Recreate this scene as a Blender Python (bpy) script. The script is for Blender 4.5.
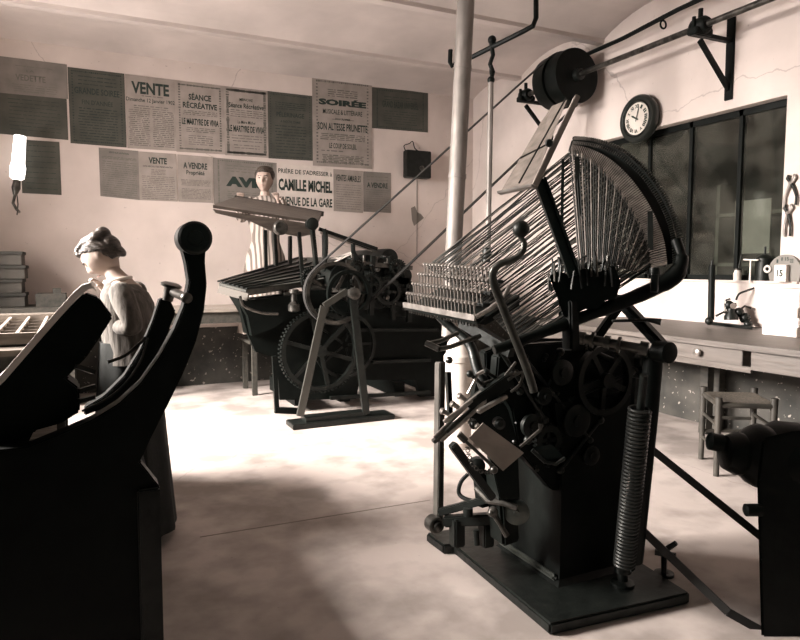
import bpy, bmesh, math, random
from mathutils import Vector, Matrix, Quaternion
random.seed(7)
S = bpy.context.scene
for o in list(bpy.data.objects): bpy.data.objects.remove(o)
COL = S.collection
V = Vector
# ------------------------------------------------------------------ camera
F = 650.0; H = 1.3; YAW = math.radians(25.4); PIT = math.radians(4.57)
FW = V((math.sin(YAW)*math.cos(PIT), math.cos(YAW)*math.cos(PIT), -math.sin(PIT)))
RT = V((math.cos(YAW), -math.sin(YAW), 0)); UP = RT.cross(FW)
EYE = V((0, 0, H))
cam_d = bpy.data.cameras.new('camera'); cam = bpy.data.objects.new('camera', cam_d); COL.objects.link(cam)
cam_d.sensor_width = 36; cam_d.lens = F/800*36; cam_d.clip_start = .05
cam.location = EYE; cam.rotation_euler = (math.pi/2-PIT, 0, -YAW)
S.camera = cam
# ------------------------------------------------------------------ light
S.view_settings.view_transform = 'Standard'; S.view_settings.look = 'None'
S.view_settings.gamma = 1; S.view_settings.use_curve_mapping = False
S.view_settings.exposure = -0.42
w = bpy.data.worlds.new('world'); S.world = w; w.use_nodes = True
w.node_tree.nodes['Background'].inputs[0].default_value = (.55, .8, .78, 1)
w.node_tree.nodes['Background'].inputs[1].default_value = .25
def area(name, loc, target, sx, sy, power, color, spread=180):
    d = bpy.data.lights.new(name, 'AREA'); d.shape = 'RECTANGLE'; d.size = sx; d.size_y = sy
    d.energy = power; d.color = color; d.spread = math.radians(spread)
    o = bpy.data.objects.new(name, d); COL.objects.link(o); o.location = loc
    o.rotation_euler = (V(target)-V(loc)).to_track_quat('-Z', 'Y').to_euler()
    return o
# daylight arriving outside the two tall windows of the left wall (out of frame)
area('window_daylight', (-5.6, 5.6, 4.2), (1.5, 4.9, .6), 5.2, 3.0, 12500, (1.0, .90, .84), 150)
area('yard_bounce_light', (-4.6, 5.0, .5), (1.2, 5.9, 3.6), 3.0, 1.0, 700, (1.0, .90, .86), 140)
area('rear_cool_fill', (1.0, -1.45, 2.3), (1.5, 5, 1.2), 2.6, 1.3, 2.5, (.62, .9, .82), 150)  # added greenish fill before the solid front wall; no window there
# ------------------------------------------------------------------ pixel rays -> places at a stated depth or plane
def ray(px, py): return FW + RT*((px-400)/F) - UP*((py-320)/F)
def W(px, py, d): return EYE + ray(px, py)*d
def G(px, py, z=0): r = ray(px, py); return EYE + r*((z-H)/r.z)
def PX(px, py, x): r = ray(px, py); return EYE + r*(x/r.x)
def PY(px, py, y): r = ray(px, py); return EYE + r*(y/r.y)
# ------------------------------------------------------------------ materials
MAT = {}
def mat(name, col, rough=.6, metal=0, col2=None, scale=8, detail=6, bump=0, lo=.35, hi=.65, spec=.5, emit=0, stretch=None):
    if name in MAT: return MAT[name]
    m = bpy.data.materials.new(name); m.use_nodes = True; nt = m.node_tree; N = nt.nodes; L = nt.links
    b = N['Principled BSDF']; b.inputs['Roughness'].default_value = rough; b.inputs['Metallic'].default_value = metal
    b.inputs['Specular IOR Level'].default_value = spec
    b.inputs['Base Color'].default_value = (*col, 1)
    tc = N.new('ShaderNodeTexCoord'); mp = N.new('ShaderNodeMapping'); L.new(tc.outputs['Object'], mp.inputs[0])
    if stretch: mp.inputs['Scale'].default_value = stretch
    nz = N.new('ShaderNodeTexNoise'); nz.inputs['Scale'].default_value = scale; nz.inputs['Detail'].default_value = detail
    L.new(mp.outputs[0], nz.inputs['Vector'])
    if col2:
        r = N.new('ShaderNodeValToRGB'); r.color_ramp.elements[0].position = lo; r.color_ramp.elements[1].position = hi
        r.color_ramp.elements[0].color = (*col2, 1); r.color_ramp.elements[1].color = (*col, 1)
        L.new(nz.outputs[0], r.inputs[0]); L.new(r.outputs[0], b.inputs['Base Color'])
    if bump:
        bp = N.new('ShaderNodeBump'); bp.inputs['Strength'].default_value = bump; bp.inputs['Distance'].default_value = .02
        L.new(nz.outputs[0], bp.inputs['Height']); L.new(bp.outputs[0], b.inputs['Normal'])
    if emit:
        b.inputs['Emission Color'].default_value = (*col, 1); b.inputs['Emission Strength'].default_value = emit
    MAT[name] = m; return m
plaster = mat('plaster', (.66, .585, .545), .9, 0, (.54, .475, .44), 2.2, 9, .15, .3, .7)
def add_cracks(m, base_socket_name='Base Color', sc=.9, col=(.12, .1, .09), width=.006, amount=.75, speck=True, thr=.735):
    nt = m.node_tree; N = nt.nodes; L = nt.links; b = N['Principled BSDF']
    src = b.inputs['Base Color'].links[0].from_socket
    tc = N.new('ShaderNodeTexCoord'); nz = N.new('ShaderNodeTexNoise'); nz.inputs['Scale'].default_value = 3; nz.inputs['Detail'].default_value = 8
    L.new(tc.outputs['Object'], nz.inputs['Vector'])
    mx = N.new('ShaderNodeMix'); mx.data_type = 'VECTOR'; mx.inputs[0].default_value = .18
    L.new(tc.outputs['Object'], mx.inputs[4]); L.new(nz.outputs['Color'], mx.inputs[5])
    vo = N.new('ShaderNodeTexVoronoi'); vo.feature = 'DISTANCE_TO_EDGE'; vo.inputs['Scale'].default_value = sc
    L.new(mx.outputs[1], vo.inputs['Vector'])
    lt = N.new('ShaderNodeMath'); lt.operation = 'LESS_THAN'; lt.inputs[1].default_value = width
    L.new(vo.outputs['Distance'], lt.inputs[0])
    fac = lt.outputs[0]
    if speck:
        n2 = N.new('ShaderNodeTexNoise'); n2.inputs['Scale'].default_value = 26; n2.inputs['Detail'].default_value = 3
        L.new(tc.outputs['Object'], n2.inputs['Vector'])
        g = N.new('ShaderNodeMath'); g.operation = 'GREATER_THAN'; g.inputs[1].default_value = thr
        L.new(n2.outputs[0], g.inputs[0])
        ad = N.new('ShaderNodeMath'); ad.operation = 'MAXIMUM'; L.new(fac, ad.inputs[0]); L.new(g.outputs[0], ad.inputs[1]); fac = ad.outputs[0]
    ml = N.new('ShaderNodeMath'); ml.operation = 'MULTIPLY'; ml.inputs[1].default_value = amount; L.new(fac, ml.inputs[0])
    mc = N.new('ShaderNodeMix'); mc.data_type = 'RGBA'; L.new(ml.outputs[0], mc.inputs[0]); L.new(src, mc.inputs[6]); mc.inputs[7].default_value = (*col, 1)
    L.new(mc.outputs[2], b.inputs['Base Color'])
add_cracks(plaster, sc=.22, width=.0007, amount=.3)
ceil_m = mat('ceiling_plaster', (.62, .555, .52), .9, 0, (.45, .405, .38), 1.6, 10, .2, .3, .72)
dado_m = mat('dado_paint', (.060, .056, .048), .8, 0, (.020, .021, .018), 4, 12, .4, .35, .68)
add_cracks(dado_m, sc=2.4, col=(.4, .36, .32), width=-1, amount=.6, thr=.665)
conc = mat('concrete', (.44, .39, .36), .8, 0, (.25, .22, .20), 3.4, 15, .5, .36, .60)
add_cracks(conc, sc=.25, width=.0008, amount=.3)
iron = mat('black_iron', (.004, .0058, .005), .5, .1, (.002, .0032, .0027), 14, 5, .12, spec=.13)
iron2 = mat('dark_greasy_iron', (.011, .0138, .012), .42, .35, (.005, .0068, .006), 22, 5, .15, spec=.4)
steel = mat('worn_steel', (.13, .125, .113), .33, .85, (.045, .044, .040), 18, 6, .08)
brite = mat('bright_metal', (.46, .43, .40), .32, .8, (.24, .225, .205), 20, 5, .05)
wirem = mat('wire_steel', (.16, .155, .14), .38, .8)
wired = mat('wire_dark', (.02, .022, .02), .5, .5)
woodm = mat('old_wood', (.155, .132, .112), .55, 0, (.075, .063, .053), 5, 9, .2, .3, .7, stretch=(1, 7, 7))
woodd = mat('dark_wood', (.06, .055, .045), .6, 0, (.025, .026, .022), 5, 9, .2, .3, .7, stretch=(6, 1, 6))
woodl = mat('pale_wood', (.34, .30, .26), .65, 0, (.19, .165, .14), 6, 8, .2, .3, .7, stretch=(1, 6, 6))
paper = mat('white_paper', (.74, .68, .63), .85, 0, (.62, .56, .52), 9, 4, .1)
poster_l = mat('poster_paper', (.33, .29, .262), .9, 0, (.26, .23, .207), 7, 6, .1)
poster_w = mat('poster_white', (.66, .60, .55), .9, 0, (.56, .5, .46), 7, 6, .1)
poster_m = mat('poster_grey', (.22, .20, .18), .9, 0, (.16, .148, .133), 6, 7, .1)
poster_d = mat('poster_dark', (.080, .080, .066), .9, 0, (.052, .054, .045), 5, 7, .1)
ink = mat('black_ink', (.016, .03, .024), .8)
inkg = mat('grey_ink', (.12, .115, .1), .85)
tablem = mat('table_wood', (.105, .09, .078), .5, 0, (.06, .051, .044), 6, 9, .15, .3, .7, stretch=(7, .7, 7))
skin = mat('skin', (.36, .28, .24), .6, 0, (.31, .24, .20), 12, 3)
hairm = mat('brown_hair', (.060, .045, .034), .4, 0, (.014, .011, .008), 30, 4, .5, stretch=(1, 1, 6))
dressm = mat('smock_cloth', (.10, .09, .077), .9, 0, (.045, .04, .034), 9, 5, .4, stretch=(5, 5, 1))
skirtm = mat('dark_skirt_cloth', (.010, .012, .011), .95, 0, (.006, .008, .007), 12, 4, .3)
leather = mat('belt_leather', (.010, .010, .009), .75, 0, (.006, .006, .005), 12, 4, .1)
rush = mat('rush_weave', (.15, .13, .10), .85, 0, (.06, .05, .04), 40, 3, .6, stretch=(1, 5, 1))
chairm = mat('chair_wood', (.05, .046, .038), .5, 0, (.02, .019, .016), 8, 6, .1)
ceram = mat('white_ceramic', (.66, .62, .57), .35)
stovem = mat('pale_enamel', (.50, .46, .42), .7, 0, (.40, .36, .32), 9, 6, .1)
pipe_m = mat('pipe_metal', (.20, .18, .165), .6, .3, (.13, .12, .108), 5, 5, .05, stretch=(4, 4, 1))
flame = mat('gas_mantle', (1, .95, .9), .5, 0, emit=3.0)
facem = mat('clock_face', (.62, .58, .52), .4, 0, (.55, .51, .46), 9, 4)
def stripes():
    m = mat('striped_dress', (.55, .48, .42), .9); nt = m.node_tree; N = nt.nodes; L = nt.links
    tc = N.new('ShaderNodeTexCoord'); wv = N.new('ShaderNodeTexWave'); wv.bands_direction = 'X'; wv.inputs['Scale'].default_value = 7.5; wv.inputs['Distortion'].default_value = 1.2
    wv.inputs['Detail Scale'].default_value = .6
    r = N.new('ShaderNodeValToRGB'); r.color_ramp.elements[0].position = .3; r.color_ramp.elements[1].position = .55
    r.color_ramp.elements[0].color = (.12, .10, .085, 1); r.color_ramp.elements[1].color = (.36, .315, .28, 1)
    L.new(tc.outputs['Object'], wv.inputs['Vector']); L.new(wv.outputs[0], r.inputs[0]); L.new(r.outputs[0], N['Principled BSDF'].inputs['Base Color'])
    return m
stripem = stripes()
def glass_mat():
    m = bpy.data.materials.new('dusty_glass'); m.use_nodes = True; N = m.node_tree.nodes; L = m.node_tree.links
    for n in list(N): N.remove(n)
    out = N.new('ShaderNodeOutputMaterial'); tr = N.new('ShaderNodeBsdfTransparent'); tr.inputs[0].default_value = (.72, .76, .73, 1)
    gl = N.new('ShaderNodeBsdfGlossy'); gl.inputs['Roughness'].default_value = .06; gl.inputs[0].default_value = (.8, .8, .76, 1)
    df = N.new('ShaderNodeBsdfDiffuse'); df.inputs[0].default_value = (.30, .29, .25, 1)
    lw = N.new('ShaderNodeFresnel'); lw.inputs[0].default_value = 1.4
    mx = N.new('ShaderNodeMixShader'); L.new(lw.outputs[0], mx.inputs[0]); L.new(tr.outputs[0], mx.inputs[1]); L.new(gl.outputs[0], mx.inputs[2])
    tc = N.new('ShaderNodeTexCoord'); nz = N.new('ShaderNodeTexNoise'); nz.inputs['Scale'].default_value = 3; nz.inputs['Detail'].default_value = 9
    L.new(tc.outputs['Object'], nz.inputs['Vector'])
    mr = N.new('ShaderNodeMapRange'); mr.inputs[1].default_value = .42; mr.inputs[2].default_value = .8; mr.inputs[3].default_value = .02; mr.inputs[4].default_value = .16
    L.new(nz.outputs[0], mr.inputs[0])
    m2 = N.new('ShaderNodeMixShader'); L.new(mr.outputs[0], m2.inputs[0]); L.new(mx.outputs[0], m2.inputs[1]); L.new(df.outputs[0], m2.inputs[2])
    L.new(m2.outputs[0], out.inputs[0]); return m
glassm = glass_mat()
# ------------------------------------------------------------------ mesh builder
def basis(d):
    d = V(d).normalized(); a = V((0, 0, 1)) if abs(d.z) < .9 else V((1, 0, 0))
    u = d.cross(a).normalized(); return u, d.cross(u).normalized()
class MB:
    def __init__(s): s.bm = bmesh.new()
    def _face(s, vs):
        try: return s.bm.faces.new(vs)
        except ValueError: return None
    def box(s, a, b, bev=0):
        a = V(a); b = V(b); c = (a+b)/2; d = b-a
        return s.obox(c, (abs(d.x), abs(d.y), abs(d.z)), Matrix.Identity(3), bev)
    def obox(s, c, size, R, bev=0):
        t = bmesh.new(); bmesh.ops.create_cube(t, size=1)
        for v in t.verts: v.co = V((v.co.x*size[0], v.co.y*size[1], v.co.z*size[2]))
        if bev: bmesh.ops.bevel(t, geom=t.edges[:], offset=bev, segments=2, affect='EDGES')
        for v in t.verts: v.co = R @ v.co + V(c)
        s.merge(t); return s
    def merge(s, t):
        mp = {v: s.bm.verts.new(v.co) for v in t.verts}
        for f in t.faces: s._face([mp[v] for v in f.verts])
        t.free()
    def mesh(s, me):
        s.bm.from_mesh(me); return s
    def bar(s, p, q, w, h=None, bev=0, upv=None):
        p = V(p); q = V(q); h = h or w; d = (q-p)
        if upv is None: u, v = basis(d)
        else:
            v = V(upv); u = d.cross(v).normalized(); v = u.cross(d).normalized()
        R = Matrix((u, v, d.normalized())).transposed()
        return s.obox((p+q)/2, (w, h, d.length), R, bev)
    def tube(s, pts, r, n=8, close=False, smooth=False):
        pts = [V(p) for p in pts]
        if smooth: pts = spline(pts, 6)
        k = len(pts); rs = r if isinstance(r, (list, tuple)) else [r]*k
        if smooth and isinstance(r, (list, tuple)): rs = [r[min(len(r)-1, int(i*len(r)/k))] for i in range(k)]
        rings = []; u = None
        for i, p in enumerate(pts):
            if close: d = pts[(i+1) % k]-pts[i-1]
            else: d = pts[min(i+1, k-1)]-pts[max(i-1, 0)]
            if d.length < 1e-9: d = V((0, 0, 1))
            d.normalize()
            if u is None: u, v = basis(d)
            else:
                u = (u-d*u.dot(d))
                if u.length < 1e-6: u, _ = basis(d)
                u.normalize(); v = d.cross(u)
            rings.append([s.bm.verts.new(p+(u*math.cos(2*math.pi*j/n)+v*math.sin(2*math.pi*j/n))*rs[i]) for j in range(n)])
        m = k if close else k-1
        for i in range(m):
            A, B = rings[i], rings[(i+1) % k]
            for j in range(n): s._face([A[j], A[(j+1) % n], B[(j+1) % n], B[j]])
        if not close: s._face(rings[0][::-1]); s._face(rings[-1])
        return s
    def cyl(s, p, q, r, r2=None, n=20): return s.tube([p, q], [r, r if r2 is None else r2], n)
    def lathe(s, c, axis, prof, n=32):          # prof: (distance along axis, radius)
        c = V(c); a = V(axis).normalized(); u, v = basis(a); rings = []
        for t, r in prof:
            r = max(r, 1e-4)
            rings.append([s.bm.verts.new(c+a*t+(u*math.cos(2*math.pi*j/n)+v*math.sin(2*math.pi*j/n))*r) for j in range(n)])
        for A, B in zip(rings, rings[1:]):
            for j in range(n): s._face([A[j], A[(j+1) % n], B[(j+1) % n], B[j]])
        s._face(rings[0][::-1]); s._face(rings[-1]); return s
    def ring(s, c, axis, ri, ro, th, n=40):     # rectangular section ring
        return s._ring(c, axis, [(-th/2, ri), (-th/2, ro), (th/2, ro), (th/2, ri)], n)
    def _ring(s, c, axis, prof, n):
        c = V(c); a = V(axis).normalized(); u, v = basis(a); rings = []
        for t, r in prof:
            rings.append([s.bm.verts.new(c+a*t+(u*math.cos(2*math.pi*j/n)+v*math.sin(2*math.pi*j/n))*r) for j in range(n)])
        k = len(rings)
        for i in range(k):
            A, B = rings[i], rings[(i+1) % k]
            for j in range(n): s._face([A[j], A[(j+1) % n], B[(j+1) % n], B[j]])
        return s
    def torus(s, c, axis, R, r, n=28, m=8):
        c = V(c); a = V(axis).normalized(); u, v = basis(a)
        return s.tube([c+(u*math.cos(2*math.pi*j/n)+v*math.sin(2*math.pi*j/n))*R for j in range(n)], r, m, close=True)
    def sphere(s, c, r, sc=(1, 1, 1), R=None, seg=16):
        t = bmesh.new(); bmesh.ops.create_uvsphere(t, u_segments=seg, v_segments=seg//2+2, radius=r)
        for v in t.verts:
            q = V((v.co.x*sc[0], v.co.y*sc[1], v.co.z*sc[2])); v.co = (R @ q if R else q)+V(c)
        s.merge(t); return s
    def prism(s, pts, ext, bev=0):
        pts = [V(p) for p in pts]; ext = V(ext); t = bmesh.new()
        a = [t.verts.new(p) for p in pts]; b = [t.verts.new(p+ext) for p in pts]; n = len(pts)
        t.faces.new(a); t.faces.new(b[::-1])
        for i in range(n): t.faces.new([a[i], b[i], b[(i+1) % n], a[(i+1) % n]])
        bmesh.ops.recalc_face_normals(t, faces=t.faces[:])
        if bev: bmesh.ops.bevel(t, geom=[e for e in t.edges], offset=bev, segments=2, affect='EDGES')
        s.merge(t); return s
    def loft(s, rings):
        vs = [[s.bm.verts.new(p) for p in r] for r in rings]; n = len(vs[0])
        for A, B in zip(vs, vs[1:]):
            for j in range(n): s._face([A[j], A[(j+1) % n], B[(j+1) % n], B[j]])
        s._face(vs[0][::-1]); s._face(vs[-1]); return s
    def helix(s, p, q, R, r, turns, n=6, per=14):
        p = V(p); q = V(q); d = q-p; u, v = basis(d); k = int(turns*per)
        return s.tube([p+d*(i/k)+(u*math.cos(2*math.pi*i/per)+v*math.sin(2*math.pi*i/per))*R for i in range(k+1)], r, n)
    def gear(s, c, axis, ri, ro, teeth, th, tooth=.02):
        c = V(c); a = V(axis).normalized(); u, v = basis(a); s.ring(c, a, ri, ro, th, teeth*2)
        for i in range(teeth):
            an = 2*math.pi*i/teeth; d = u*math.cos(an)+v*math.sin(an); t = a.cross(d)
            R = Matrix((t, a, d)).transposed()
            s.obox(c+d*(ro+tooth*.35), (tooth*.62, th, tooth), R)
        return s
    def spokes(s, c, axis, r0, r1, k, w, th, ph=0):
        c = V(c); a = V(axis).normalized(); u, v = basis(a)
        for i in range(k):
            an = 2*math.pi*i/k+ph; d = u*math.cos(an)+v*math.sin(an); s.bar(c+d*r0, c+d*r1, w, th, upv=a)
        return s
def spline(pts, k=6):
    out = []; n = len(pts)
    for i in range(n-1):
        p0 = pts[max(i-1, 0)]; p1 = pts[i]; p2 = pts[i+1]; p3 = pts[min(i+2, n-1)]
        for j in range(k):
            t = j/k; out.append(.5*((2*p1)+(p2-p0)*t+(2*p0-5*p1+4*p2-p3)*t*t+(3*p1-p0-3*p2+p3)*t**3))
    out.append(pts[-1]); return out
def origin_of(o):
    p = V((0, 0, 0))
    while o: p = p+o.location; o = o.parent
    return p
def obj(name, mb, m, parent=None, smooth=38, at=None, label=None):
    bm = mb.bm; base = origin_of(parent) if parent else V((0, 0, 0))
    loc = V((0, 0, 0))
    if at is not None: loc = V(at)-base
    elif parent is None and bm.verts:
        xs = [v.co for v in bm.verts]
        loc = V(((min(v.x for v in xs)+max(v.x for v in xs))/2, (min(v.y for v in xs)+max(v.y for v in xs))/2, min(v.z for v in xs)))
    off = base+loc
    for v in bm.verts: v.co = v.co-off
    bmesh.ops.recalc_face_normals(bm, faces=bm.faces[:])
    me = bpy.data.meshes.new(name); bm.to_mesh(me); bm.free()
    if smooth:
        for p in me.polygons: p.use_smooth = True
        me.set_sharp_from_angle(angle=math.radians(smooth))
    me.materials.append(m)
    o = bpy.data.objects.new(name, me); COL.objects.link(o); o.location = loc
    if parent: o.parent = parent
    if label: o['label'] = label
    return o
def thing(name, loc, label, cat, group=None):
    o = bpy.data.objects.new(name, None); COL.objects.link(o); o.location = V(loc); o.empty_display_size = .1
    return tag(o, label, cat, group)
def tag(o, label, cat, group=None):
    o['label'] = label; o['category'] = cat
    if group: o['group'] = group
    return o
def struct(name, mb, m, parent=None, smooth=0):
    o = obj(name, mb, m, parent, smooth)
    if not parent: o['kind'] = 'structure'
    return o
def text_into(mb, s, o, ux, uy, w, h, n=V((0, 0, 0)), bold=.0, ext=.001):
    """lettering s fitted into a box w x h centred on o; ux, uy are its axes"""
    c = bpy.data.curves.new('t', 'FONT'); c.body = s; c.size = 1; c.offset = bold; c.extrude = 0
    c.resolution_u = 2; bold = max(bold, .012)
    t = bpy.data.objects.new('t', c); COL.objects.link(t)
    dg = bpy.context.evaluated_depsgraph_get(); me = bpy.data.meshes.new_from_object(t.evaluated_get(dg))
    bpy.data.objects.remove(t); bpy.data.curves.remove(c)
    if not me.vertices: return
    x0 = min(v.co.x for v in me.vertices); x1 = max(v.co.x for v in me.vertices)
    y0 = min(v.co.y for v in me.vertices); y1 = max(v.co.y for v in me.vertices)
    for v in me.vertices:
        a = ((v.co.x-x0)/(x1-x0)-.5)*w; b = ((v.co.y-y0)/(y1-y0)-.5)*h
        v.co = V(o)+V(ux)*a+V(uy)*b+n*ext
    mb.bm.from_mesh(me); bpy.data.meshes.remove(me)
# ================================================================== STRUCTURE
XW, YW, XL, YF = 4.6, 7.45, -2.2, -1.7          # right wall, back wall, left wall, front wall
struct('floor', MB().box((XL-.3, YF-.2, -.12), (XW+3, YW+.2, 0)), conc)
struct('trim_1', MB().bar(G(200, 537, .0008), G(430, 500, .0008), .006, .0016, upv=(0, 0, 1)), mat('joint_dirt', (.2, .17, .15), .9))
dz = .64
struct('wall_back', MB().box((XL-.2, YW, dz), (XW+.3, YW+.25, 3.95)), plaster)
struct('wall_back_dado', MB().box((XL-.2, YW-.006, 0), (XW, YW+.25, dz)), dado_m)
# right wall: solid parts round the glazed opening
oy0, oy1, oz0, oz1 = 3.15, 5.35, 1.2, 2.55
rw = MB()
rw.box((XW, YF, dz+.1), (XW+.3, YW+.2, oz0)); rw.box((XW, YF, oz1), (XW+.3, YW+.2, 3.95))
rw.box((XW, YF, oz0), (XW+.3, oy0, oz1)); rw.box((XW, oy1, oz0), (XW+.3, YW+.2, oz1))
struct('wall_right', rw, plaster)
struct('wall_right_dado', MB().box((XW-.006, YF, 0), (XW+.3, YW, dz+.1)), dado_m)
# left wall with two tall windows, front wall (both out of frame)
lw = MB(); wy = [(3.4, 4.6), (4.7, 5.9)]; wz0, wz1 = 1.0, 3.2
lw.box((XL-.3, YF, 0), (XL, YW, wz0)); lw.box((XL-.3, YF, wz1), (XL, YW, 3.95))
lw.box((XL-.3, YF, wz0), (XL, wy[0][0], wz1)); lw.box((XL-.3, wy[0][1], wz0), (XL, wy[1][0], wz1)); lw.box((XL-.3, wy[1][1], wz0), (XL, YW, wz1))
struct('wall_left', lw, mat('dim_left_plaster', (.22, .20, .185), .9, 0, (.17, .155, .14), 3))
for i, (a, b) in enumerate(wy):
    f = MB(); x = XL-.15
    for y in (a+.02, b-.02): f.box((x-.03, y-.02, wz0), (x+.03, y+.02, wz1))
    for z in (wz0+.02, wz0+1.5, wz1-.02): f.box((x-.025, a, z-.02), (x+.025, b, z+.02))
    f.box((x-.02, (a+b)/2-.015, wz0), (x+.02, (a+b)/2+.015, wz1))
    struct('window_%d' % (i+1), f, woodl)
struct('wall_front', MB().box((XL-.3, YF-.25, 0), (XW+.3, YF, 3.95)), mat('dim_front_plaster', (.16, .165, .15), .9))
# vaulted ceiling, bays along the back wall
ys = [YW, 6.44, 5.09, 3.74, 2.39, 1.04, -.31, YF]; pr = []
for a, b in zip(ys, ys[1:]):
    k = 10; rise = .10 if a == YW else .17
    for i in range(k): t = i/k; pr.append((a+(b-a)*t, 3.5+rise*math.sin(math.pi*t)**.8))
pr.append((YF, 3.5))
cb = MB(); pts = [V((XL-.3, y, z)) for y, z in pr]+[V((XL-.3, YF, 4.0)), V((XL-.3, YW, 4.0))]
cb.prism(pts, (XW-XL+.6, 0, 0)); struct('ceiling', cb, ceil_m)
bb = MB()
for i, y in enumerate(ys[1:6]): bb.box((XL, y-.045, 3.485), (XW, y+.045, 3.53))
struct('trim_2', bb, ceil_m)
# glazed partition in the right wall
fr = MB(); gx = XW+.12
for y in (oy0+.02, oy1-.02): fr.box((gx-.025, y-.025, oz0), (gx+.025, y+.025, oz1))
for z in (oz0+.02, oz1-.025): fr.box((gx-.025, oy0, z-.025), (gx+.025, oy1, z+.025))
mull = [PX(740, 200, gx).y, PX(691, 200, gx).y, PX(650, 200, gx).y]
for y in mull: fr.box((gx-.025, y-.016, oz0), (gx+.025, y+.016, oz1))
wnd = struct('window_3', fr, iron)
bnd = [oy0]+mull+[oy1]
for a, b in zip(bnd, bnd[1:]): obj('window_pane', MB().box((gx-.003, a+.02, oz0+.03), (gx+.003, b-.02, oz1-.04)), glassm, wnd, 0)
struct('window_3_sill', MB().box((XW-.02, oy0-.15, oz0-.012), (XW+.3, oy1+.02, oz0+.003)), plaster)
rm = mat('back_room_dark', (.05, .052, .045), .9, 0, (.03, .033, .03), 3, 6)  # near-black wall colour stands in for the unlit room's darkness
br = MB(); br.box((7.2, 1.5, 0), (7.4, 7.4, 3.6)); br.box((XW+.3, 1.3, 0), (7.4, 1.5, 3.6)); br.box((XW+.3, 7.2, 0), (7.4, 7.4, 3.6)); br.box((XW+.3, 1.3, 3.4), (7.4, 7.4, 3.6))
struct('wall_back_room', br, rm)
sf_ = thing('shelf_unit', (6.4, 4.0, 0), 'dim shelf with papers seen through the dusty partition panes', 'shelf')
for z_ in (.95, 1.32, 1.85): obj('shelf_board', MB().box((6.2, 3.2, z_), (6.6, 5.0, z_+.035)), mat('grey_shelf', (.20, .19, .165), .8), sf_)
for y_ in (3.2, 4.1, 4.96): obj('shelf_upright', MB().box((6.2, y_, 0), (6.6, y_+.04, 2.2)), mat('grey_shelf', (.2, .2, .2)), sf_)
obj('pinned_paper', MB().box((6.18, 4.35, 1.45), (6.19, 4.75, 2.0)), poster_w, sf_); obj('pinned_paper', MB().box((6.18, 3.5, 1.6), (6.19, 3.8, 2.05)), poster_l, sf_)
# ================================================================== POSTERS
def poster(x0, y0, x1, y1, yb0, yb1, m, label, spec=(), border=None, lines=(), lift=0, inkm=None, tm=0):
    """x0,y0 top-left; x1,y1 top-right; yb0,yb1 bottom edge heights (photo)"""
    Y = YW-.004-lift
    A = PY(x0, y0, Y); B = PY(x1, y1, Y); Cc = PY(x1, yb1, Y); D = PY(x0, yb0, Y)
    xl = (A.x+D.x)/2; xr = (B.x+Cc.x)/2
    A.x = D.x = xl; B.x = Cc.x = xr
    t = thing('poster', ((xl+xr)/2, Y, (D.z+Cc.z)/2), label, 'poster', None)
    sh = MB().prism([A, B, Cc, D], (0, .003, 0)); obj('sheet', sh, m, t, 0)
    wd = xr-xl; ux = (B-A+Cc-D)/2/wd; uz = V((0, 0, 1)); n = V((0, -1, 0))
    def at(u, v): return A.lerp(B, u).lerp(D.lerp(Cc, u), v)
    hgt = ((A-D).length+(B-Cc).length)/2
    tb = MB()
    for s, v, hh, ww, bold in spec: text_into(tb, s, at(.5 if tm == 0 else tm, v), ux, uz, wd*ww, hgt*hh, n, bold, .0012)
    if spec: obj('printed_heading', tb, inkm or ink, t, 0)
    lb = MB(); rng = random.Random(int(x0*7+y0))
    for v0, v1, k, u0, u1 in lines:
        for i in range(k):
            v = v0+(v1-v0)*i/max(1, k-1); u = u0+rng.uniform(0, .03)
            while u < u1:
                e = min(u1, u+rng.uniform(.03, .16)); hh = hgt*rng.uniform(.0035, .0065)
                p = at(u, v)+n*.001; q = at(e, v)+n*.001
                lb._face([lb.bm.verts.new(c) for c in (p-uz*hh, q-uz*hh, q+uz*hh, p+uz*hh)]); u = e+rng.uniform(.012, .03)
    if border:
        mg, sz = border
        for k in range(2):
            for i in range(26):
                for (u, v) in ((mg+(1-2*mg)*i/25, mg*.6 if k else 1-mg*.6), (mg if k else 1-mg, mg*.6+(1-1.2*mg)*i/25)):
                    p = at(u, v)+n*.001; a = sz*rng.uniform(.7, 1.2); b2 = sz*rng.uniform(.4, 1.1)
                    lb._face([lb.bm.verts.new(p+ux*(a*c)+uz*(b2*d)) for c, d in ((-1, -1), (1, -1), (1, 1), (-1, 1))])
    if lines or border: obj('printed_lines', lb, inkg if (m not in (poster_d,)) else ink, t, 0)
    return t
poster(-8, 55, 67.5, 64.5, 92, 99, poster_m, 'faded grey poster headed LA VEDETTE at the far upper left of the wall', [('LA', .32, .06, .10, .01), ('VEDETTE', .52, .17, .40, .02)], None, [(.2, .2, 1, .3, .8), (.72, .9, 4, .25, .85)], .0, inkm=inkg)
poster(-8, 92, 67.5, 99, 133, 140, poster_d, 'dark blank-looking poster right below the faded LA VEDETTE sheet', [], None, [(.12, .85, 9, .2, .9)], .003)
poster(69, 67, 125.5, 73.8, 143, 147.5, poster_d, 'very dark poster announcing FIN D\'ANNÉE left of the tall VENTE sheet', [('GRANDE SOIREE', .29, .085, .8, .02), ("FIN D'ANNÉE", .43, .075, .55, .01)], (.07, .007), [(.1, .2, 3, .15, .85), (.52, .92, 12, .15, .85)])
poster(126, 74, 175.5, 80, 148, 151, poster_l, 'tall grey poster headed VENTE with a Dimanche 12 Janvier line', [('VENTE', .165, .165, .76, .035), ('Dimanche 12 Janvier 1902', .335, .07, .98, .015)], None, [(.27, .27, 1, .3, .75), (.41, .44, 2, .15, .85), (.47, .95, 19, .04, .47), (.47, .95, 19, .52, .96)], .002)
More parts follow.
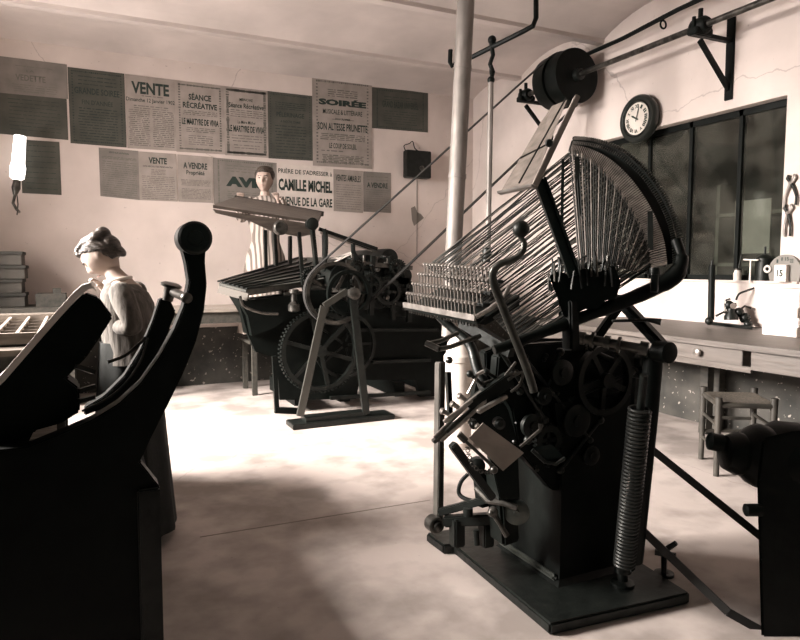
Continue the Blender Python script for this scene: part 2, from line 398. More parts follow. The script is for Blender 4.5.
poster(175.5, 80, 224.5, 86, 151.5, 154.5, poster_l, 'bordered grey poster headed SÉANCE RÉCRÉATIVE, right of the tall VENTE sheet', [('SÉANCE', .20, .105, .46, .03), ('RÉCRÉATIVE', .32, .10, .70, .03), ('LE MARTYRE DE VIVIA', .56, .09, .75, .03)], (.085, .010), [(.41, .46, 3, .15, .85), (.65, .7, 3, .2, .8), (.76, .88, 5, .25, .75)])
poster(224.5, 86, 268, 91, 155, 157.8, poster_l, 'grey poster with a heavy black border, just left of the dark PÉLERINAGE sheet', [('MEINOIRE', .17, .04, .3, .01), ('Séance Récréative', .26, .075, .8, .02), ('La Mère Michel', .5, .045, .4, .01), ('LE MARTYRE DE VIVIA', .60, .095, .82, .03)], (.075, .015), [(.33, .42, 4, .12, .88), (.7, .78, 3, .15, .85), (.84, .88, 2, .2, .8)])
poster(268, 91, 312.5, 96, 158.2, 160.8, poster_d, 'dark poster headed PÉLERINAGE left of the SOIRÉE poster', [('PÉLERINAGE', .32, .085, .62, .02), ('A NOTRE DAME', .43, .035, .45, .01)], (.06, .006), [(.15, .24, 4, .15, .85), (.5, .9, 10, .15, .85)], 0)
poster(312.5, 76, 372, 82.5, 165.5, 169, poster_l, 'tallest pale poster headed SOIRÉE with SON ALTESSE PRUNETTE', [('SOIRÉE', .265, .085, .80, .06), ('MUSICALE & LITTÉRAIRE', .37, .068, .66, .01), ('SON ALTESSE PRUNETTE', .545, .085, .84, .025), ('LE COUP DE SOLEIL', .76, .06, .46, .02), ('PROGRAMME', .455, .022, .25, .01)], (.075, .010), [(.13, .2, 4, .25, .75), (.46, .47, 1, .3, .7), (.63, .69, 4, .12, .88), (.82, .83, 1, .12, .5), (.87, .94, 5, .15, .85)], .004)
poster(372, 87, 428, 92.5, 128, 132.5, poster_d, 'small dark bordered poster at the right end of the upper row', [('GRAND BAZAR UNIVERSEL', .38, .16, .64, .015)], (.09, .007), [(.2, .27, 2, .2, .8), (.55, .85, 6, .2, .8)], .001)
poster(21, 139.5, 60.5, 142, 193, 195, poster_d, 'dark square poster behind the gas lamp at lower left', [], None, [(.1, .9, 9, .1, .9)])
poster(99.5, 147.5, 139, 151, 196, 200, poster_m, 'grey text sheet at the left end of the lower row, under FIN D\'ANNÉE', [('VENTE SUR LICITATION', .08, .03, .5, .01)], None, [(.17, .21, 3, .05, .95), (.27, .96, 17, .06, .94)])
poster(139, 151.3, 177, 154, 200, 201.5, poster_l, 'small sheet headed VENTE in the lower row under the tall VENTE sheet', [('VENTE', .17, .13, .48, .035), ('DES RÉCOLTES PENDANTES', .29, .04, .78, .015)], None, [(.36, .45, 4, .3, .7), (.5, .96, 13, .06, .94)], .002)
poster(178, 154.3, 213, 157, 201.5, 203, poster_l, 'small sheet headed A VENDRE Propriété in the lower row', [('A VENDRE', .22, .135, .68, .03), ('Propriété', .38, .12, .52, .02)], None, [(.53, .64, 5, .08, .92), (.72, .92, 8, .08, .92)], .001)
poster(213.5, 157.5, 277, 163, 204, 209, poster_m, 'grey bordered poster headed AVIS behind the standing woman', [('AVIS', .48, .22, .62, .07)], (.08, .008), [(.14, .26, 3, .2, .9), (.7, .92, 6, .2, .85)], 0)
poster(277, 163.5, 333.5, 168.5, 207, 209.5, poster_w, 'white sheet in bold type reading PRIÈRE DE S\'ADRESSER and AVENUE DE LA GARE', [("PRIÈRE DE S'ADRESSER à", .14, .13, .95, .015), ('CAMILLE MICHEL', .47, .28, .95, .045), ('AVENUE DE LA GARE', .85, .21, .95, .03)], None, [], .003)
poster(333.5, 169, 363, 171, 211, 213, poster_l, 'grey sheet headed VENTES AMIABLES right of the white bold sheet', [('VENTES AMIABLES', .2, .15, .85, .015)], None, [(.36, .92, 11, .08, .92)])
poster(363.5, 171.3, 391, 173, 211.5, 213, poster_m, 'small grey sheet headed A VENDRE at the right end of the lower row', [('A VENDRE', .33, .13, .75, .03)], None, [(.12, .2, 2, .1, .9), (.45, .92, 10, .08, .92)], .001)
# electric box with wire on the back wall
p0 = PY(403, 178, YW); p1 = PY(427, 153, YW); cx = (p0.x+p1.x)/2
t = thing('switch_box', (cx, YW, p0.z), 'small dark switch box with a loop of wire on the back wall', 'switch box')
obj('box_body', MB().box((p0.x, YW-.12, p0.z), (p1.x, YW, p1.z), .008), iron2, t)
obj('knob', MB().lathe((cx+.03, YW-.12, (p0.z+p1.z)/2-.05), (0, -1, 0), [(0, .028), (.02, .03), (.03, .015)]), steel, t)
obj('wire', MB().tube([V((p0.x+.02, YW-.03, p1.z)), V((p0.x-.0, YW-.03, p1.z+.06)), V((p0.x+.07, YW-.03, p1.z+.09)), V((p0.x+.12, YW-.03, p1.z+.12)), V((p0.x+.15, YW-.03, p1.z+.04)), V((p0.x+.22, YW-.03, p1.z))], .006, 6, smooth=True), iron, t)
tag(obj('hanging_wire', MB().tube([PY(417, 178, YW-.005), PY(417, 255, YW-.005)], .004, 5), inkg), 'thin vertical wire running down the wall below the switch box', 'wire')
tag(obj('soot_stain', MB().prism([PY(x, y, YW-.001) for x, y in ((411, 208), (415, 206), (417, 212), (421, 214), (424, 218), (419, 222), (414, 226), (412, 220))], (0, .001, 0)), mat('soot_stain', (.2, .18, .16), .95), smooth=0), 'small dark soot patch on the wall beneath the switch box', 'stain')
# back wall table behind the press (white top over a dark rail)
t = thing('long_table', (.9, 7.1, 0), 'long pale-topped work table against the back wall left of the press', 'table')
za = .86
obj('table_top', MB().box((.05, 6.6, za), (2.6, 7.4, za+.035), .005), woodl, t)
obj('apron', MB().box((.1, 6.63, za-.11), (2.55, 6.66, za)), woodd, t)
for x in (.12, 2.5):
    for y in (6.68, 7.35): obj('leg', MB().box((x-.03, y-.03, 0), (x+.03, y+.03, za)), woodd, t)
# ================================================================== COLUMN, PIPES, LINE SHAFT
t = thing('stove', (G(458, 440).x, G(458, 440).y, 0), 'pale round upright stove with a tall pipe rising to the ceiling', 'stove')
sx = origin_of(t); dd = 4.75
sb = W(458, 440, dd); sb.z = 0; rr = .095
obj('stove_body', MB().lathe(sb, (0, 0, 1), [(.0, rr*1.15), (.05, rr*1.15), (.06, rr), (.62, rr), (.63, rr*1.12), (.67, rr*1.12), (.69, rr*.95), (.76, rr*.85), (.81, rr*.5)]), stovem, t)
ptop = W(466, 0, dd); k = (3.6-ptop.z); pb = W(453, 262, dd); ax = (ptop-pb).normalized(); p3 = pb+ax*((3.6-pb.z)/ax.z)
p4 = pb+ax*((.80-pb.z)/ax.z)
obj('stove_pipe', MB().tube([p4, pb, p3], [.058, .06, .064], 24), pipe_m, t)
for q in (.27, .62): obj('pipe_joint', MB().lathe(pb.lerp(p3, q), ax, [(0, .066), (.03, .066)]), pipe_m, t)
SX, SZ = 4.25, 3.13
ls = thing('line_shaft', (SX, 5, SZ), 'long overhead drive shaft with a big drum pulley along the right wall', 'line shaft')
obj('shaft', MB().cyl((SX, .3, SZ), (SX, 5.95, SZ), .024), steel, ls)
dp = MB(); dp.lathe((SX, 5.02, SZ), (0, 1, 0), [(0, .23), (.0, .255), (.03, .26), (.16, .262), (.165, .24), (.19, .24), (.195, .262), (.33, .26), (.36, .255), (.36, .23)], 48)
obj('drum_pulley', dp, iron, ls)
obj('hub', MB().lathe((SX, 4.96, SZ), (0, 1, 0), [(0, .04), (.01, .055), (.07, .06)]), iron2, ls)
def bracket(y, label):
    t = thing('shaft_bracket', (XW, y, SZ), label, 'bracket', 'iron brackets carrying the line shaft')
    obj('wall_plate', MB().box((XW-.02, y-.035, 2.62), (XW, y+.035, SZ+.12), .004), iron, t)
    obj('arm', MB().bar((SX-.08, y, SZ-.06), (XW, y, SZ-.06), .04, .03), iron, t)
    obj('brace', MB().bar((SX-.0, y, SZ-.1), (XW-.01, y, 2.70), .028, .035), iron, t)
    b = MB().lathe((SX, y-.07, SZ), (0, 1, 0), [(0, .05), (.02, .065), (.12, .065), (.14, .05)])
    b.box((SX-.09, y-.045, SZ-.07), (SX+.09, y+.045, SZ-.02), .006); b.cyl((SX, y, SZ+.05), (SX, y, SZ+.13), .018)
    b.cyl((SX-.07, y, SZ-.05), (SX-.07, y, SZ+.06), .014); b.cyl((SX+.07, y, SZ-.05), (SX+.07, y, SZ+.06), .014); b.sphere((SX+.09, y, SZ-.02), .03)
    obj('bearing', b, iron, t)
bracket(5.83, 'iron wall bracket with bearing at the far end of the shaft, beside the drum pulley')
bracket(3.63, 'iron wall bracket with bearing above the glazed partition')
# flat belt, drum pulley to press pulley, all in the plane y = BY
BY = 5.2
pc = PY(335, 293, BY); R1 = .265; R2 = .235
def belt_loop(c1, r1, c2, r2, y, w):
    c1 = V((c1[0], 0, c1[1])); c2 = V((c2[0], 0, c2[1])); d = c2-c1; D = d.length; a = math.atan2(d.z, d.x); b = math.acos((r1-r2)/D)
    out = []
    for i in range(15): an = a+math.pi/2+0+(math.pi/2-b)*-1 if False else a+b+(2*math.pi-2*b)*i/14; out.append(c1+V((math.cos(an), 0, math.sin(an)))*r1)
    for i in range(15): an = a-b+2*b*i/14; out.append(c2+V((math.cos(an), 0, math.sin(an)))*r2)
    mb = MB(); n = len(out); q = []
    cc = [c1]*15+[c2]*15
    for p, c in zip(out, cc):
        nn = (p-c).normalized()*.007
        q.append([mb.bm.verts.new(V((v.x, yy, v.z))) for v, yy in ((p, y-w/2), (p+nn, y-w/2), (p+nn, y+w/2), (p, y+w/2))])
    for i in range(n):
        A, B = q[i], q[(i+1) % n]
        for j in range(4): mb._face([A[j], A[(j+1) % 4], B[(j+1) % 4], B[j]])
    return mb
tag(obj('drive_belt', belt_loop((pc.x, pc.z), R1+.002, (SX, SZ), .264, BY, .06), leather), 'long leather drive belt running from the ceiling drum down to the printing press', 'drive belt')
# gas pipes under the ceiling
gp = thing('gas_pipe', W(490, 50, 5.4), 'bent black gas pipe hanging from the ceiling beside the stove pipe', 'pipe')
obj('pipe_run', MB().tube([W(536, -6, 5.0), W(536, 18, 5.0), W(533, 26, 5.0), W(524, 31, 5.05), W(470, 58, 5.4), W(455, 64, 5.5), W(452, 66, 5.5), W(450, 62, 5.5), W(450.5, 50, 5.5)], .020, 8), iron, gp)
obj('drop_pipe', MB().tube([W(491, 78, 5.25), W(488, 250, 5.25)], .022, 8), pipe_m, gp)
g2 = MB().tube([W(491, 42, 5.25), W(493, 55, 5.25), W(490, 64, 5.25), W(493, 72, 5.25), W(491, 80, 5.25)], .018, 8)
g2.sphere(W(492, 40, 5.25), .035); g2.torus(W(491, 70, 5.25), RT, .03, .01); g2.sphere(W(491, 80, 5.25), .03)
obj('swivel_joint', g2, iron, gp)
gh = MB().cyl(W(487, 248, 5.25), W(486, 262, 5.25), .035); gh.cyl(W(480, 256, 5.25), W(494, 256, 5.25), .015)
obj('tap', gh, iron2, gp)
cp = thing('ceiling_pipe', (4.4, 4.5, 3.36), 'black pipe with a hanging ring running below the vault along the right wall', 'pipe')
obj('pipe_run', MB().tube([V((4.42, 5.6, 3.36)), V((4.42, 4.6, 3.37)), V((4.42, 4.0, 3.41)), V((4.42, 3.3, 3.42)), V((4.42, 2.2, 3.42))], .020, 8), iron, cp)
hk = V((4.42, 4.15, 3.34)); obj('hook', MB().torus(hk, (0, 1, 0), .032, .008).tube([hk+V((0, 0, .03)), hk+V((0, 0, .08))], .008, 6), iron, cp)
# ================================================================== CLOCK
cc = PX(639, 119, XW-.06); cl = thing('clock', (XW, cc.y, cc.z), 'round dark-cased clock with Roman numerals above the glazed partition', 'clock')
ca = V((-1, 0, 0)); c0 = V((XW, cc.y, cc.z))
obj('case', MB().lathe(c0, ca, [(0, .185), (.02, .20), (.06, .215), (.085, .21), (.10, .195), (.10, .15), (.085, .14)], 56), mat('lacquered_case', (.010, .013, .011), .3), cl)
obj('dial', MB().lathe(c0+ca*.084, ca, [(0, .142), (.004, .142)], 56), facem, cl)
nm = MB(); uy = V((0, 0, 1)); ux = V((0, -1, 0)); rom = ['XII', 'I', 'II', 'III', 'IIII', 'V', 'VI', 'VII', 'VIII', 'IX', 'X', 'XI']
for i, s in enumerate(rom):
    a = math.radians(30*i); rad = ux*math.sin(a)+uy*math.cos(a); tan = ux*math.cos(a)-uy*math.sin(a)
    text_into(nm, s, c0+ca*.0905+rad*.110, tan, rad, .012+.011*len(s), .034, ca, .045, 0)
obj('numerals', nm, ink, cl, 0)
hd = c0+ca*.093
def hand(deg, l, wd):
    a = math.radians(deg); r = ux*math.sin(a)+uy*math.cos(a); s = r.cross(ca)
    return MB().prism([hd-r*.025-s*wd*.6, hd-r*.025+s*wd*.6, hd+r*l*.7+s*wd, hd+r*l, hd+r*l*.7-s*wd], ca*.002)
obj('hour_hand', hand(300, .075, .009), ink, cl, 0); obj('minute_hand', hand(16, .105, .006), ink, cl, 0)
obj('bezel', MB().torus(c0+ca*.1, ca, .160, .008, 56), iron2, cl)
# ================================================================== TYPESETTING MACHINE (right foreground)
tm = thing('typesetting_machine', (1.75, 2.18, 0), 'large black cast-iron typesetting machine with fanned wires and a tiered keyboard', 'typesetting machine')
bp = MB().prism([V((1.40, 2.66, 0)), V((1.405, 2.50, 0)), V((1.45, 2.49, 0)), V((1.425, 1.765, 0)), V((2.06, 1.71, 0)), V((2.16, 2.62, 0))], (0, 0, .045), .008)
obj('base_plate', bp, iron2, tm)
def rect(x0, x1, y0, y1, z): return [V((x0, y0, z)), V((x1, y0, z)), V((x1, y1, z)), V((x0, y1, z))]
pd = MB().loft([rect(1.62, 2.02, 1.96, 2.40, .045), rect(1.645, 1.99, 1.985, 2.375, .062), rect(1.655, 1.98, 1.995, 2.365, .10), rect(1.66, 1.975, 2.0, 2.36, .55), rect(1.60, 2.0, 1.98, 2.38, .78)])
obj('pedestal', pd, iron, tm)
obj('foot_moulding', MB().bar(V((1.635, 1.99, .066)), V((1.635, 2.38, .066)), .03, .03, .012), mat('highlight_iron', (.10, .11, .1), .3, .7), tm)  # lighter metal puts the foot fillet's edge highlight into the colour
# upper frame castings, front and rear, outlines in the machine's side planes
fo = [(498, 356), (520, 345), (560, 342), (600, 343), (640, 347), (664, 350), (662, 372), (648, 392), (636, 430), (628, 470), (600, 500), (552, 490), (520, 452), (512, 410), (496, 380)]
obj('front_casting', MB().prism([PY(x, y, 2.02) for x, y in fo], (0, .05, 0), .006), iron, tm)
fo2 = [(485, 352), (520, 338), (600, 340), (645, 346), (646, 380), (622, 440), (600, 470), (530, 470), (505, 420), (486, 385)]
obj('rear_casting', MB().prism([PY(x, y, 2.26) for x, y in fo2], (0, .05, 0), .006), iron, tm)
# cams and wheels between and before the castings
cw = PY(604, 380, 1.97)
wh = MB().ring(cw, (0, 1, 0), .118, .142, .03, 48); wh.spokes(cw, (0, 1, 0), .02, .12, 5, .022, .016, .4); wh.lathe(cw-V((0, .03, 0)), (0, 1, 0), [(0, .03), (.06, .03)])
obj('flywheel', wh, iron2, tm)
for (px, py, y, r, th) in ((560, 372, 1.98, .05, .03), (575, 420, 1.98, .065, .025), (540, 395, 1.99, .035, .05), (640, 360, 1.98, .035, .05), (590, 455, 1.985, .04, .02), (530, 425, 2.0, .045, .03)):
    c = PY(px, py, y); obj('cam_wheel', MB().lathe(c-V((0, th, 0)), (0, 1, 0), [(0, r*.3), (0, r*.35), (th*.3, r*.35), (th*.3, r*.9), (th*.4, r), (th, r), (th*1.2, r*.6)]), iron2, tm)
gc = PY(548, 440, 1.99); obj('gear', MB().gear(gc, (0, 1, 0), .035, .06, 26, .02, .009).spokes(gc, (0, 1, 0), 0, .04, 4, .014, .01), iron2, tm)
rng = random.Random(3)
for i in range(34):
    px = rng.uniform(505, 640); py = rng.uniform(352, 470); y = 2.018
    if py > 440 and px > 615: continue
    c = PY(px, py, y); r = rng.uniform(.005, .011)
    obj('bolt', MB().lathe(c, (0, -1, 0), [(0, r), (.006, r), (.010, r*.6)], 6), steel if i % 3 == 0 else iron2, tm)
for (a, b, r) in (((500, 350), (545, 420), .008), ((515, 346), (590, 440), .007), ((560, 352), (528, 440), .009), ((590, 350), (640, 372), .010), ((570, 400), (632, 372), .007), ((600, 420), (560, 470), .009), ((486, 372), (520, 392), .007), ((482, 384), (516, 372), .006), ((500, 400), (470, 374), .007)):
    p = PY(*a, 1.99); q = PY(*b, 1.985); m = MB().cyl(p, q, r, n=10); m.sphere(p, r*1.9); m.sphere(q, r*1.9); obj('linkage_rod', m, iron2 if r > .0065 else steel, tm)
# horizontal shaft with collars (bright) under the basket
a = W(570, 336, 2.42); b = W(648, 350, 2.30); d = (b-a)
sh = MB().cyl(a, b, .018)
for t0, t1, r in ((.1, .2, .024), (.28, .32, .03), (.45, .52, .026), (.62, .66, .03), (.9, 1, .028)): sh.cyl(a+d*t0, a+d*t1, r)
obj('cam_shaft', sh, steel, tm)
# crossed braces behind
obj('brace', MB().bar(W(616, 296, 2.35), W(668, 352, 2.22), .052, .035, .01), iron, tm)
obj('brace', MB().bar(W(626, 296, 2.50), W(588, 350, 2.50), .038, .03, .006), iron, tm)
el = W(664, 352, 2.2); obj('brace_end', MB().lathe(el-V((0, .03, 0)), (0, 1, 0), [(0, .02), (.005, .036), (.06, .036), (.065, .02)]), iron, tm)
obj('small_handle', MB().tube([W(612, 321, 2.3), W(648, 320, 2.2), W(661, 322, 2.18)], [.005, .006, .012]), iron2, tm)
# wire basket ------------------------------------------------------
arcp = [W(573, 139, 2.80), W(593, 141, 2.74), W(617, 149, 2.66), W(639, 165, 2.56), W(657, 187, 2.48), W(670, 211, 2.40), W(678, 236, 2.33), W(680, 262, 2.28)]
inp = [W(569, 152, 2.78), W(585, 158, 2.72), W(601, 170, 2.64), W(616, 187, 2.55), W(629, 206, 2.47), W(640, 226, 2.39), W(648, 246, 2.33), W(652, 268, 2.28)]
A_ = spline(arcp, 8); I_ = spline(inp, 8)
def along(P, t):
    x = t*(len(P)-1); i = min(int(x), len(P)-2); return P[i].lerp(P[i+1], x-i)
nrm = (inp[3]-arcp[3]).cross(arcp[4]-arcp[3]).normalized()
def band(P, wdt, th, off=V((0, 0, 0))):
    mb = MB(); R = []
    for i, p in enumerate(P):
        t = (P[min(i+1, len(P)-1)]-P[max(i-1, 0)]).normalized(); s = t.cross(nrm).normalized()
        R.append([mb.bm.verts.new(p+off+s*a*wdt/2+nrm*b*th/2) for a, b in ((-1, -1), (1, -1), (1, 1), (-1, 1))])
    for X, Y in zip(R, R[1:]):
        for j in range(4): mb._face([X[j], X[(j+1) % 4], Y[(j+1) % 4], Y[j]])
    mb._face(R[0][::-1]); mb._face(R[-1]); return mb
obj('basket_arc', band(A_, .010, .02), iron2, tm); M_ = [a.lerp(b, .55) for a, b in zip(A_, I_)]; obj('middle_arc', band(M_, .008, .02), iron2, tm)
bi = band(I_, .008, .018); obj('inner_arc', bi, brite, tm)
NV = FW
bk = MB(); R_ = []
for a, b in zip(A_, I_):
    p = a+NV*.02; q = a.lerp(b, .8)+NV*.02; R_.append([p, q, q+NV*.008, p+NV*.008])
bk.loft(R_); obj('arc_backing', bk, iron, tm)
st = MB()
for i in range(78):
    t = (i+.5)/78; p = along(A_, t); q = along(I_, t); dr = (q-p).normalized()
    st.bar(p-dr*.008-NV*.018, p+dr*.010-NV*.018, .006, .005); st.bar(p+dr*.018-NV*.018, p+dr*.034-NV*.018, .0045, .004)
obj('arc_teeth', st, steel, tm)
for i in range(78):
    t = (i+.5)/78; p = along(M_, t)-NV*.022; q = along(I_, t)-NV*.022+(along(I_, t)-along(A_, t)).normalized()*.012
    obj('comb_wire', MB().tube([p, q], .0030, 4), brite, tm, 30)
KS = [W(426, 267, 2.86), W(452, 285, 2.70), W(480, 306, 2.48), W(505, 330, 2.25), W(520, 348, 2.15)]
K_ = spline(KS, 8)
NK = 92
for i in range(NK):
    t = (i+.5)/NK
    q = along(I_, min(1, t**.92)); p = along(K_, t)
    m = (p+q)/2-V((0, 0, 1))*.02*math.sin(i*1.7)-nrm*.012*math.sin(i*2.3)
    obj('guide_wire', MB().tube([p, m, q], .0027, 4), wirem if i % 3 == 0 else wired, tm, 30)  # every third wire lighter, glints put into the colour
hub = [W(577, 272, 2.34), W(600, 262, 2.30), W(622, 268, 2.26), W(640, 272, 2.25)]
H_ = spline(hub, 8)
for i in range(78):
    t = (i+.5)/78
    q = along(I_, t)+nrm*.02*(1 if i % 2 else -1); p = along(H_, t*.9+.05)
    obj('matrix_wire', MB().tube([p, q], .0024, 4), wired if i % 3 else brite, tm, 30)
# lower frame bar of the basket
fb = MB(); FB = [W(676, 240, 2.30), W(681, 258, 2.28), W(676, 274, 2.26), W(655, 288, 2.26), W(620, 303, 2.24), (W(570, 322, 2.20)), W(520, 341, 2.16), W(494, 350, 2.14)]
fb.tube(FB, [.018, .026, .030, .026, .024, .020, .018, .016], 10, smooth=True); obj('basket_frame', fb, iron, tm)
obj('frame_bolt', MB().cyl(W(655, 272, 2.2), W(654, 292, 2.2), .013).cyl(W(655, 268, 2.2), W(655, 275, 2.2), .018), iron2, tm)
obj('side_strut', MB().bar(W(650, 212, 2.36), W(651, 278, 2.26), .018, .012), iron2, tm)
obj('far_strut', MB().bar(W(563, 160, 2.76), W(560, 330, 2.30), .012), iron, tm)
obj('middle_strut', MB().bar(W(577, 158, 2.7), W(582, 270, 2.38), .020, .012), iron, tm)
# magazine box with spikes
mg = MB().prism([W(x, y, 2.18) for x, y in ((549, 276), (556, 271), (570, 274), (585, 268), (600, 272), (614, 265), (621, 282), (616, 300), (606, 300), (598, 309), (583, 309), (575, 316), (564, 318), (558, 300))], ray(585, 290)*.12, .004)
obj('magazine_box', mg, iron, tm)
for i in range(46):
    a = i/45; r = random.Random(i); q = W(549+68*a, 272-4*math.sin(a*3)+r.uniform(-5, 9), 2.15+.12*r.random()); obj('matrix_spike', MB().tube([q-V((0, 0, .04)), q+V((r.uniform(-.02, .02), 0, .015+.035*r.random()))], [.0045, .003], 5), steel if i % 4 == 0 else iron2, tm)
obj('magazine_post', MB().bar(W(570, 300, 2.2), W(571, 350, 2.2), .052, .04, .006), iron, tm)
# inclined channel arm that carries the copy holder
ca1 = W(539, 180, 2.22); ca2 = W(574, 276, 2.18); aw = .034
arm = MB().bar(ca1, ca2, aw, .012, upv=FW); dd_ = (ca2-ca1).normalized(); sd = dd_.cross(FW).normalized()
for s_ in (-1, 1): arm.bar(ca1+sd*s_*aw*.5-FW*.008, ca2+sd*s_*aw*.5-FW*.008, .007, .024, upv=FW)
obj('copy_arm', arm, iron2, tm)
bd = MB().prism([W(500, 193, 2.20), W(533, 185, 2.14), W(567, 100, 2.30), W(552, 106, 2.42), W(541, 122, 2.44)], FW*.012)
cb_ = obj('copy_board', bd, woodm, tm)
obj('ledge', MB().bar(W(499, 193, 2.18), W(533, 186, 2.12), .034, .008, upv=UP), brite, cb_)
obj('side_rail', MB().bar(W(534, 187, 2.13), W(577, 97, 2.30), .020, .026, .003, upv=FW), poster_l, cb_)
obj('groove', MB().bar(W(519, 183, 2.13), W(566, 98, 2.27), .004, .004), iron, cb_)
obj('clamp', MB().sphere(W(549, 143, 2.18), .014).cyl(W(549, 143, 2.16), W(549, 143, 2.24), .009).tube([W(549, 143, 2.18), W(540, 148, 2.2), W(520, 158, 2.22)], .003, 5), iron2, cb_)
# ball-ended lever
lv = [W(520, 236, 2.02), W(524, 243, 2.02), W(522, 252, 2.02), W(512, 260, 2.03), W(500, 264, 2.04), W(493, 272, 2.05), W(494, 284, 2.06), W(502, 305, 2.08), W(514, 336, 2.10), W(528, 372, 2.12), W(534, 392, 2.13)]
lo = obj('hand_lever', MB().tube(lv, [.009, .010, .010, .011, .012, .013, .014, .014, .014, .014, .014], 12, smooth=True), mat('lever_steel', (.07, .07, .062), .35, .7, (.04, .042, .037), 16, 4), tm)
obj('ball_knob', MB().sphere(W(521, 229, 2.02), .027), iron2, lo)
# keyboard ---------------------------------------------------------
kx, ky0, ky1 = 1.25, 1.99, 2.56
def kz(y): return 1.127+(y-1.99)/(.57)*.018
kb = MB()
for i in range(4):
    x0 = kx+.028*i; z = 1.118+.042*i
    kb.prism([V((x0, ky0, z)), V((x0+.03, ky0, z)), V((x0+.03, ky1, z+.02)), V((x0, ky1, z+.02))], (0, 0, .012))
kb.prism([V((kx-.01, ky0-.01, 1.10)), V((kx+.03, ky0-.01, 1.095)), V((kx+.18, ky0-.01, 1.15)), V((kx+.18, ky0-.01, 1.20))], (0, ky1-ky0+.02, .018))
kbo = obj('keyboard_frame', kb, iron2, tm)
obj('key_rail', MB().bar(V((kx-.012, ky0-.01, 1.122)), V((kx-.012, ky1+.01, 1.140)), .008, .022), brite, kbo)
obj('key_rail', MB().tube([V((kx-.01, ky0-.012, 1.125)), V((kx+.03, ky0-.03, 1.15)), V((kx+.09, ky0-.035, 1.19)), V((kx+.12, ky0-.03, 1.235))], .009, 8), brite, kbo)
kprot = None
for i in range(4):
    for j in range(21):
        y = ky0+.012+(ky1-ky0-.024)*j/20; x = kx+.028*i; z = 1.118+.042*i+(y-ky0)*.035+.012
        if kprot is None:
            m = MB().tube([V((0, 0, 0)), V((-.002, 0, .026))], [.0032, .0036], 6); m.lathe((-.002, 0, .026), (-.1, 0, 1), [(0, .005), (.003, .0095), (.007, .0095), (.009, .006)], 10)
            
            for vv_ in m.bm.verts: vv_.co = vv_.co+origin_of(kbo)
            kprot = obj('key', m, brite, kbo, at=origin_of(kbo)); o = kprot
        else:
            o = kprot.copy(); COL.objects.link(o)
        if i == 0 and j == 0: base_k = origin_of(kbo)
        o.location = V((x, y, z))-base_k; o.parent = kbo
        if i == 0: o.scale = (1, 1, 1.35)
fr_ = MB()
for j in range(26):
    y = ky0+.01+(ky1-ky0-.02)*j/25; fr_.cyl(V((kx+.005, y, 1.118+(y-ky0)*.035)), V((kx+.008, y, 1.085+(y-ky0)*.035)), .0035, n=6)
obj('tappet_row', fr_, steel, kbo)
ks = MB().tube([W(440, 316, 2.62), W(452, 328, 2.6), W(470, 345, 2.55), W(478, 370, 2.5), W(490, 400, 2.45)], [.02, .018, .020, .022, .024], 10, smooth=True)
ks.bar(W(462, 322, 2.5), W(512, 352, 2.3), .03, .04); obj('keyboard_bracket', ks, iron2, tm)
# horseshoe handle below the keyboard
obj('fork_handle', MB().tube([W(458, 333, 2.35), W(440, 341, 2.32), W(426, 344, 2.3)], .0085, 8).tube([W(426, 343, 2.3), W(439, 349, 2.28)], [.011, .011], 10).tube([W(439, 349, 2.28), W(450, 347, 2.3), W(466, 341, 2.32), W(480, 336, 2.35)], .009, 8), steel, tm)
# tall lever post on the left with pivot
obj('lever_post', MB().bar(W(440, 362, 2.80), W(438, 526, 2.80), .046, .03, .004), mat('greased_post', (.10, .094, .082), .5, .3, (.045, .042, .037), 9, 5), tm)
lc = W(437, 526, 2.76); obj('pivot_disc', MB().lathe(lc+V((0, .05, 0)), (0, -1, 0), [(0, .036), (.05, .036), (.055, .03), (.055, .018), (.065, .018), (.07, .01)]), steel, tm)
obj('post_cap', MB().lathe(W(449, 360, 2.77), -FW, [(-.02, .012), (.01, .016), (.02, .008)]), steel, tm)
obj('post_rod', MB().bar(W(448, 372, 2.74), W(450, 415, 2.74), .02, .02), iron2, tm)
obj('foot_beam', MB().bar(W(440, 512, 2.72), W(506, 494, 2.55), .04, .03, .004), iron2, tm)
bl = MB()
for px in (457, 486): bl.bar(W(px, 546, 2.68), W(px, 518, 2.68), .055, .05, .006)
bl.bar(W(444, 521, 2.70), W(500, 518, 2.62), .04, .045, .006); bl.cyl(W(468, 516, 2.62), W(468, 508, 2.62), .02); bl.cyl(W(476, 530, 2.60), W(477, 545, 2.60), .012)
obj('bearing_block', bl, iron2, tm)
# roller disc and crank near the pedestal
c = W(521, 513, 2.52); obj('cam_disc', MB().lathe(c+V((0, .03, 0)), (-.55, -.83, 0), [(0, .048), (.025, .050), (.028, .044), (.03, .012), (.04, .012)]), mat('dull_steel', (.10, .11, .1), .4, .7, (.05, .06, .055), 16, 4), tm)
obj('crank', MB().tube([W(493, 512, 2.5), W(500, 524, 2.5), W(507, 536, 2.5)], [.014, .010, .012]).sphere(W(493, 512, 2.5), .021), steel, tm)
obj('crank_arm', MB().tube([W(476, 488, 2.6), W(488, 500, 2.56), W(505, 503, 2.52), W(517, 508, 2.5)], [.012, .016, .014, .012]).sphere(W(491, 513, 2.49), .013), steel, tm)
obj('bent_rod', MB().tube([W(468, 474, 2.7), W(461, 482, 2.7), W(459, 493, 2.7), W(466, 499, 2.68), W(482, 502, 2.65)], .009, smooth=True), iron2, tm)
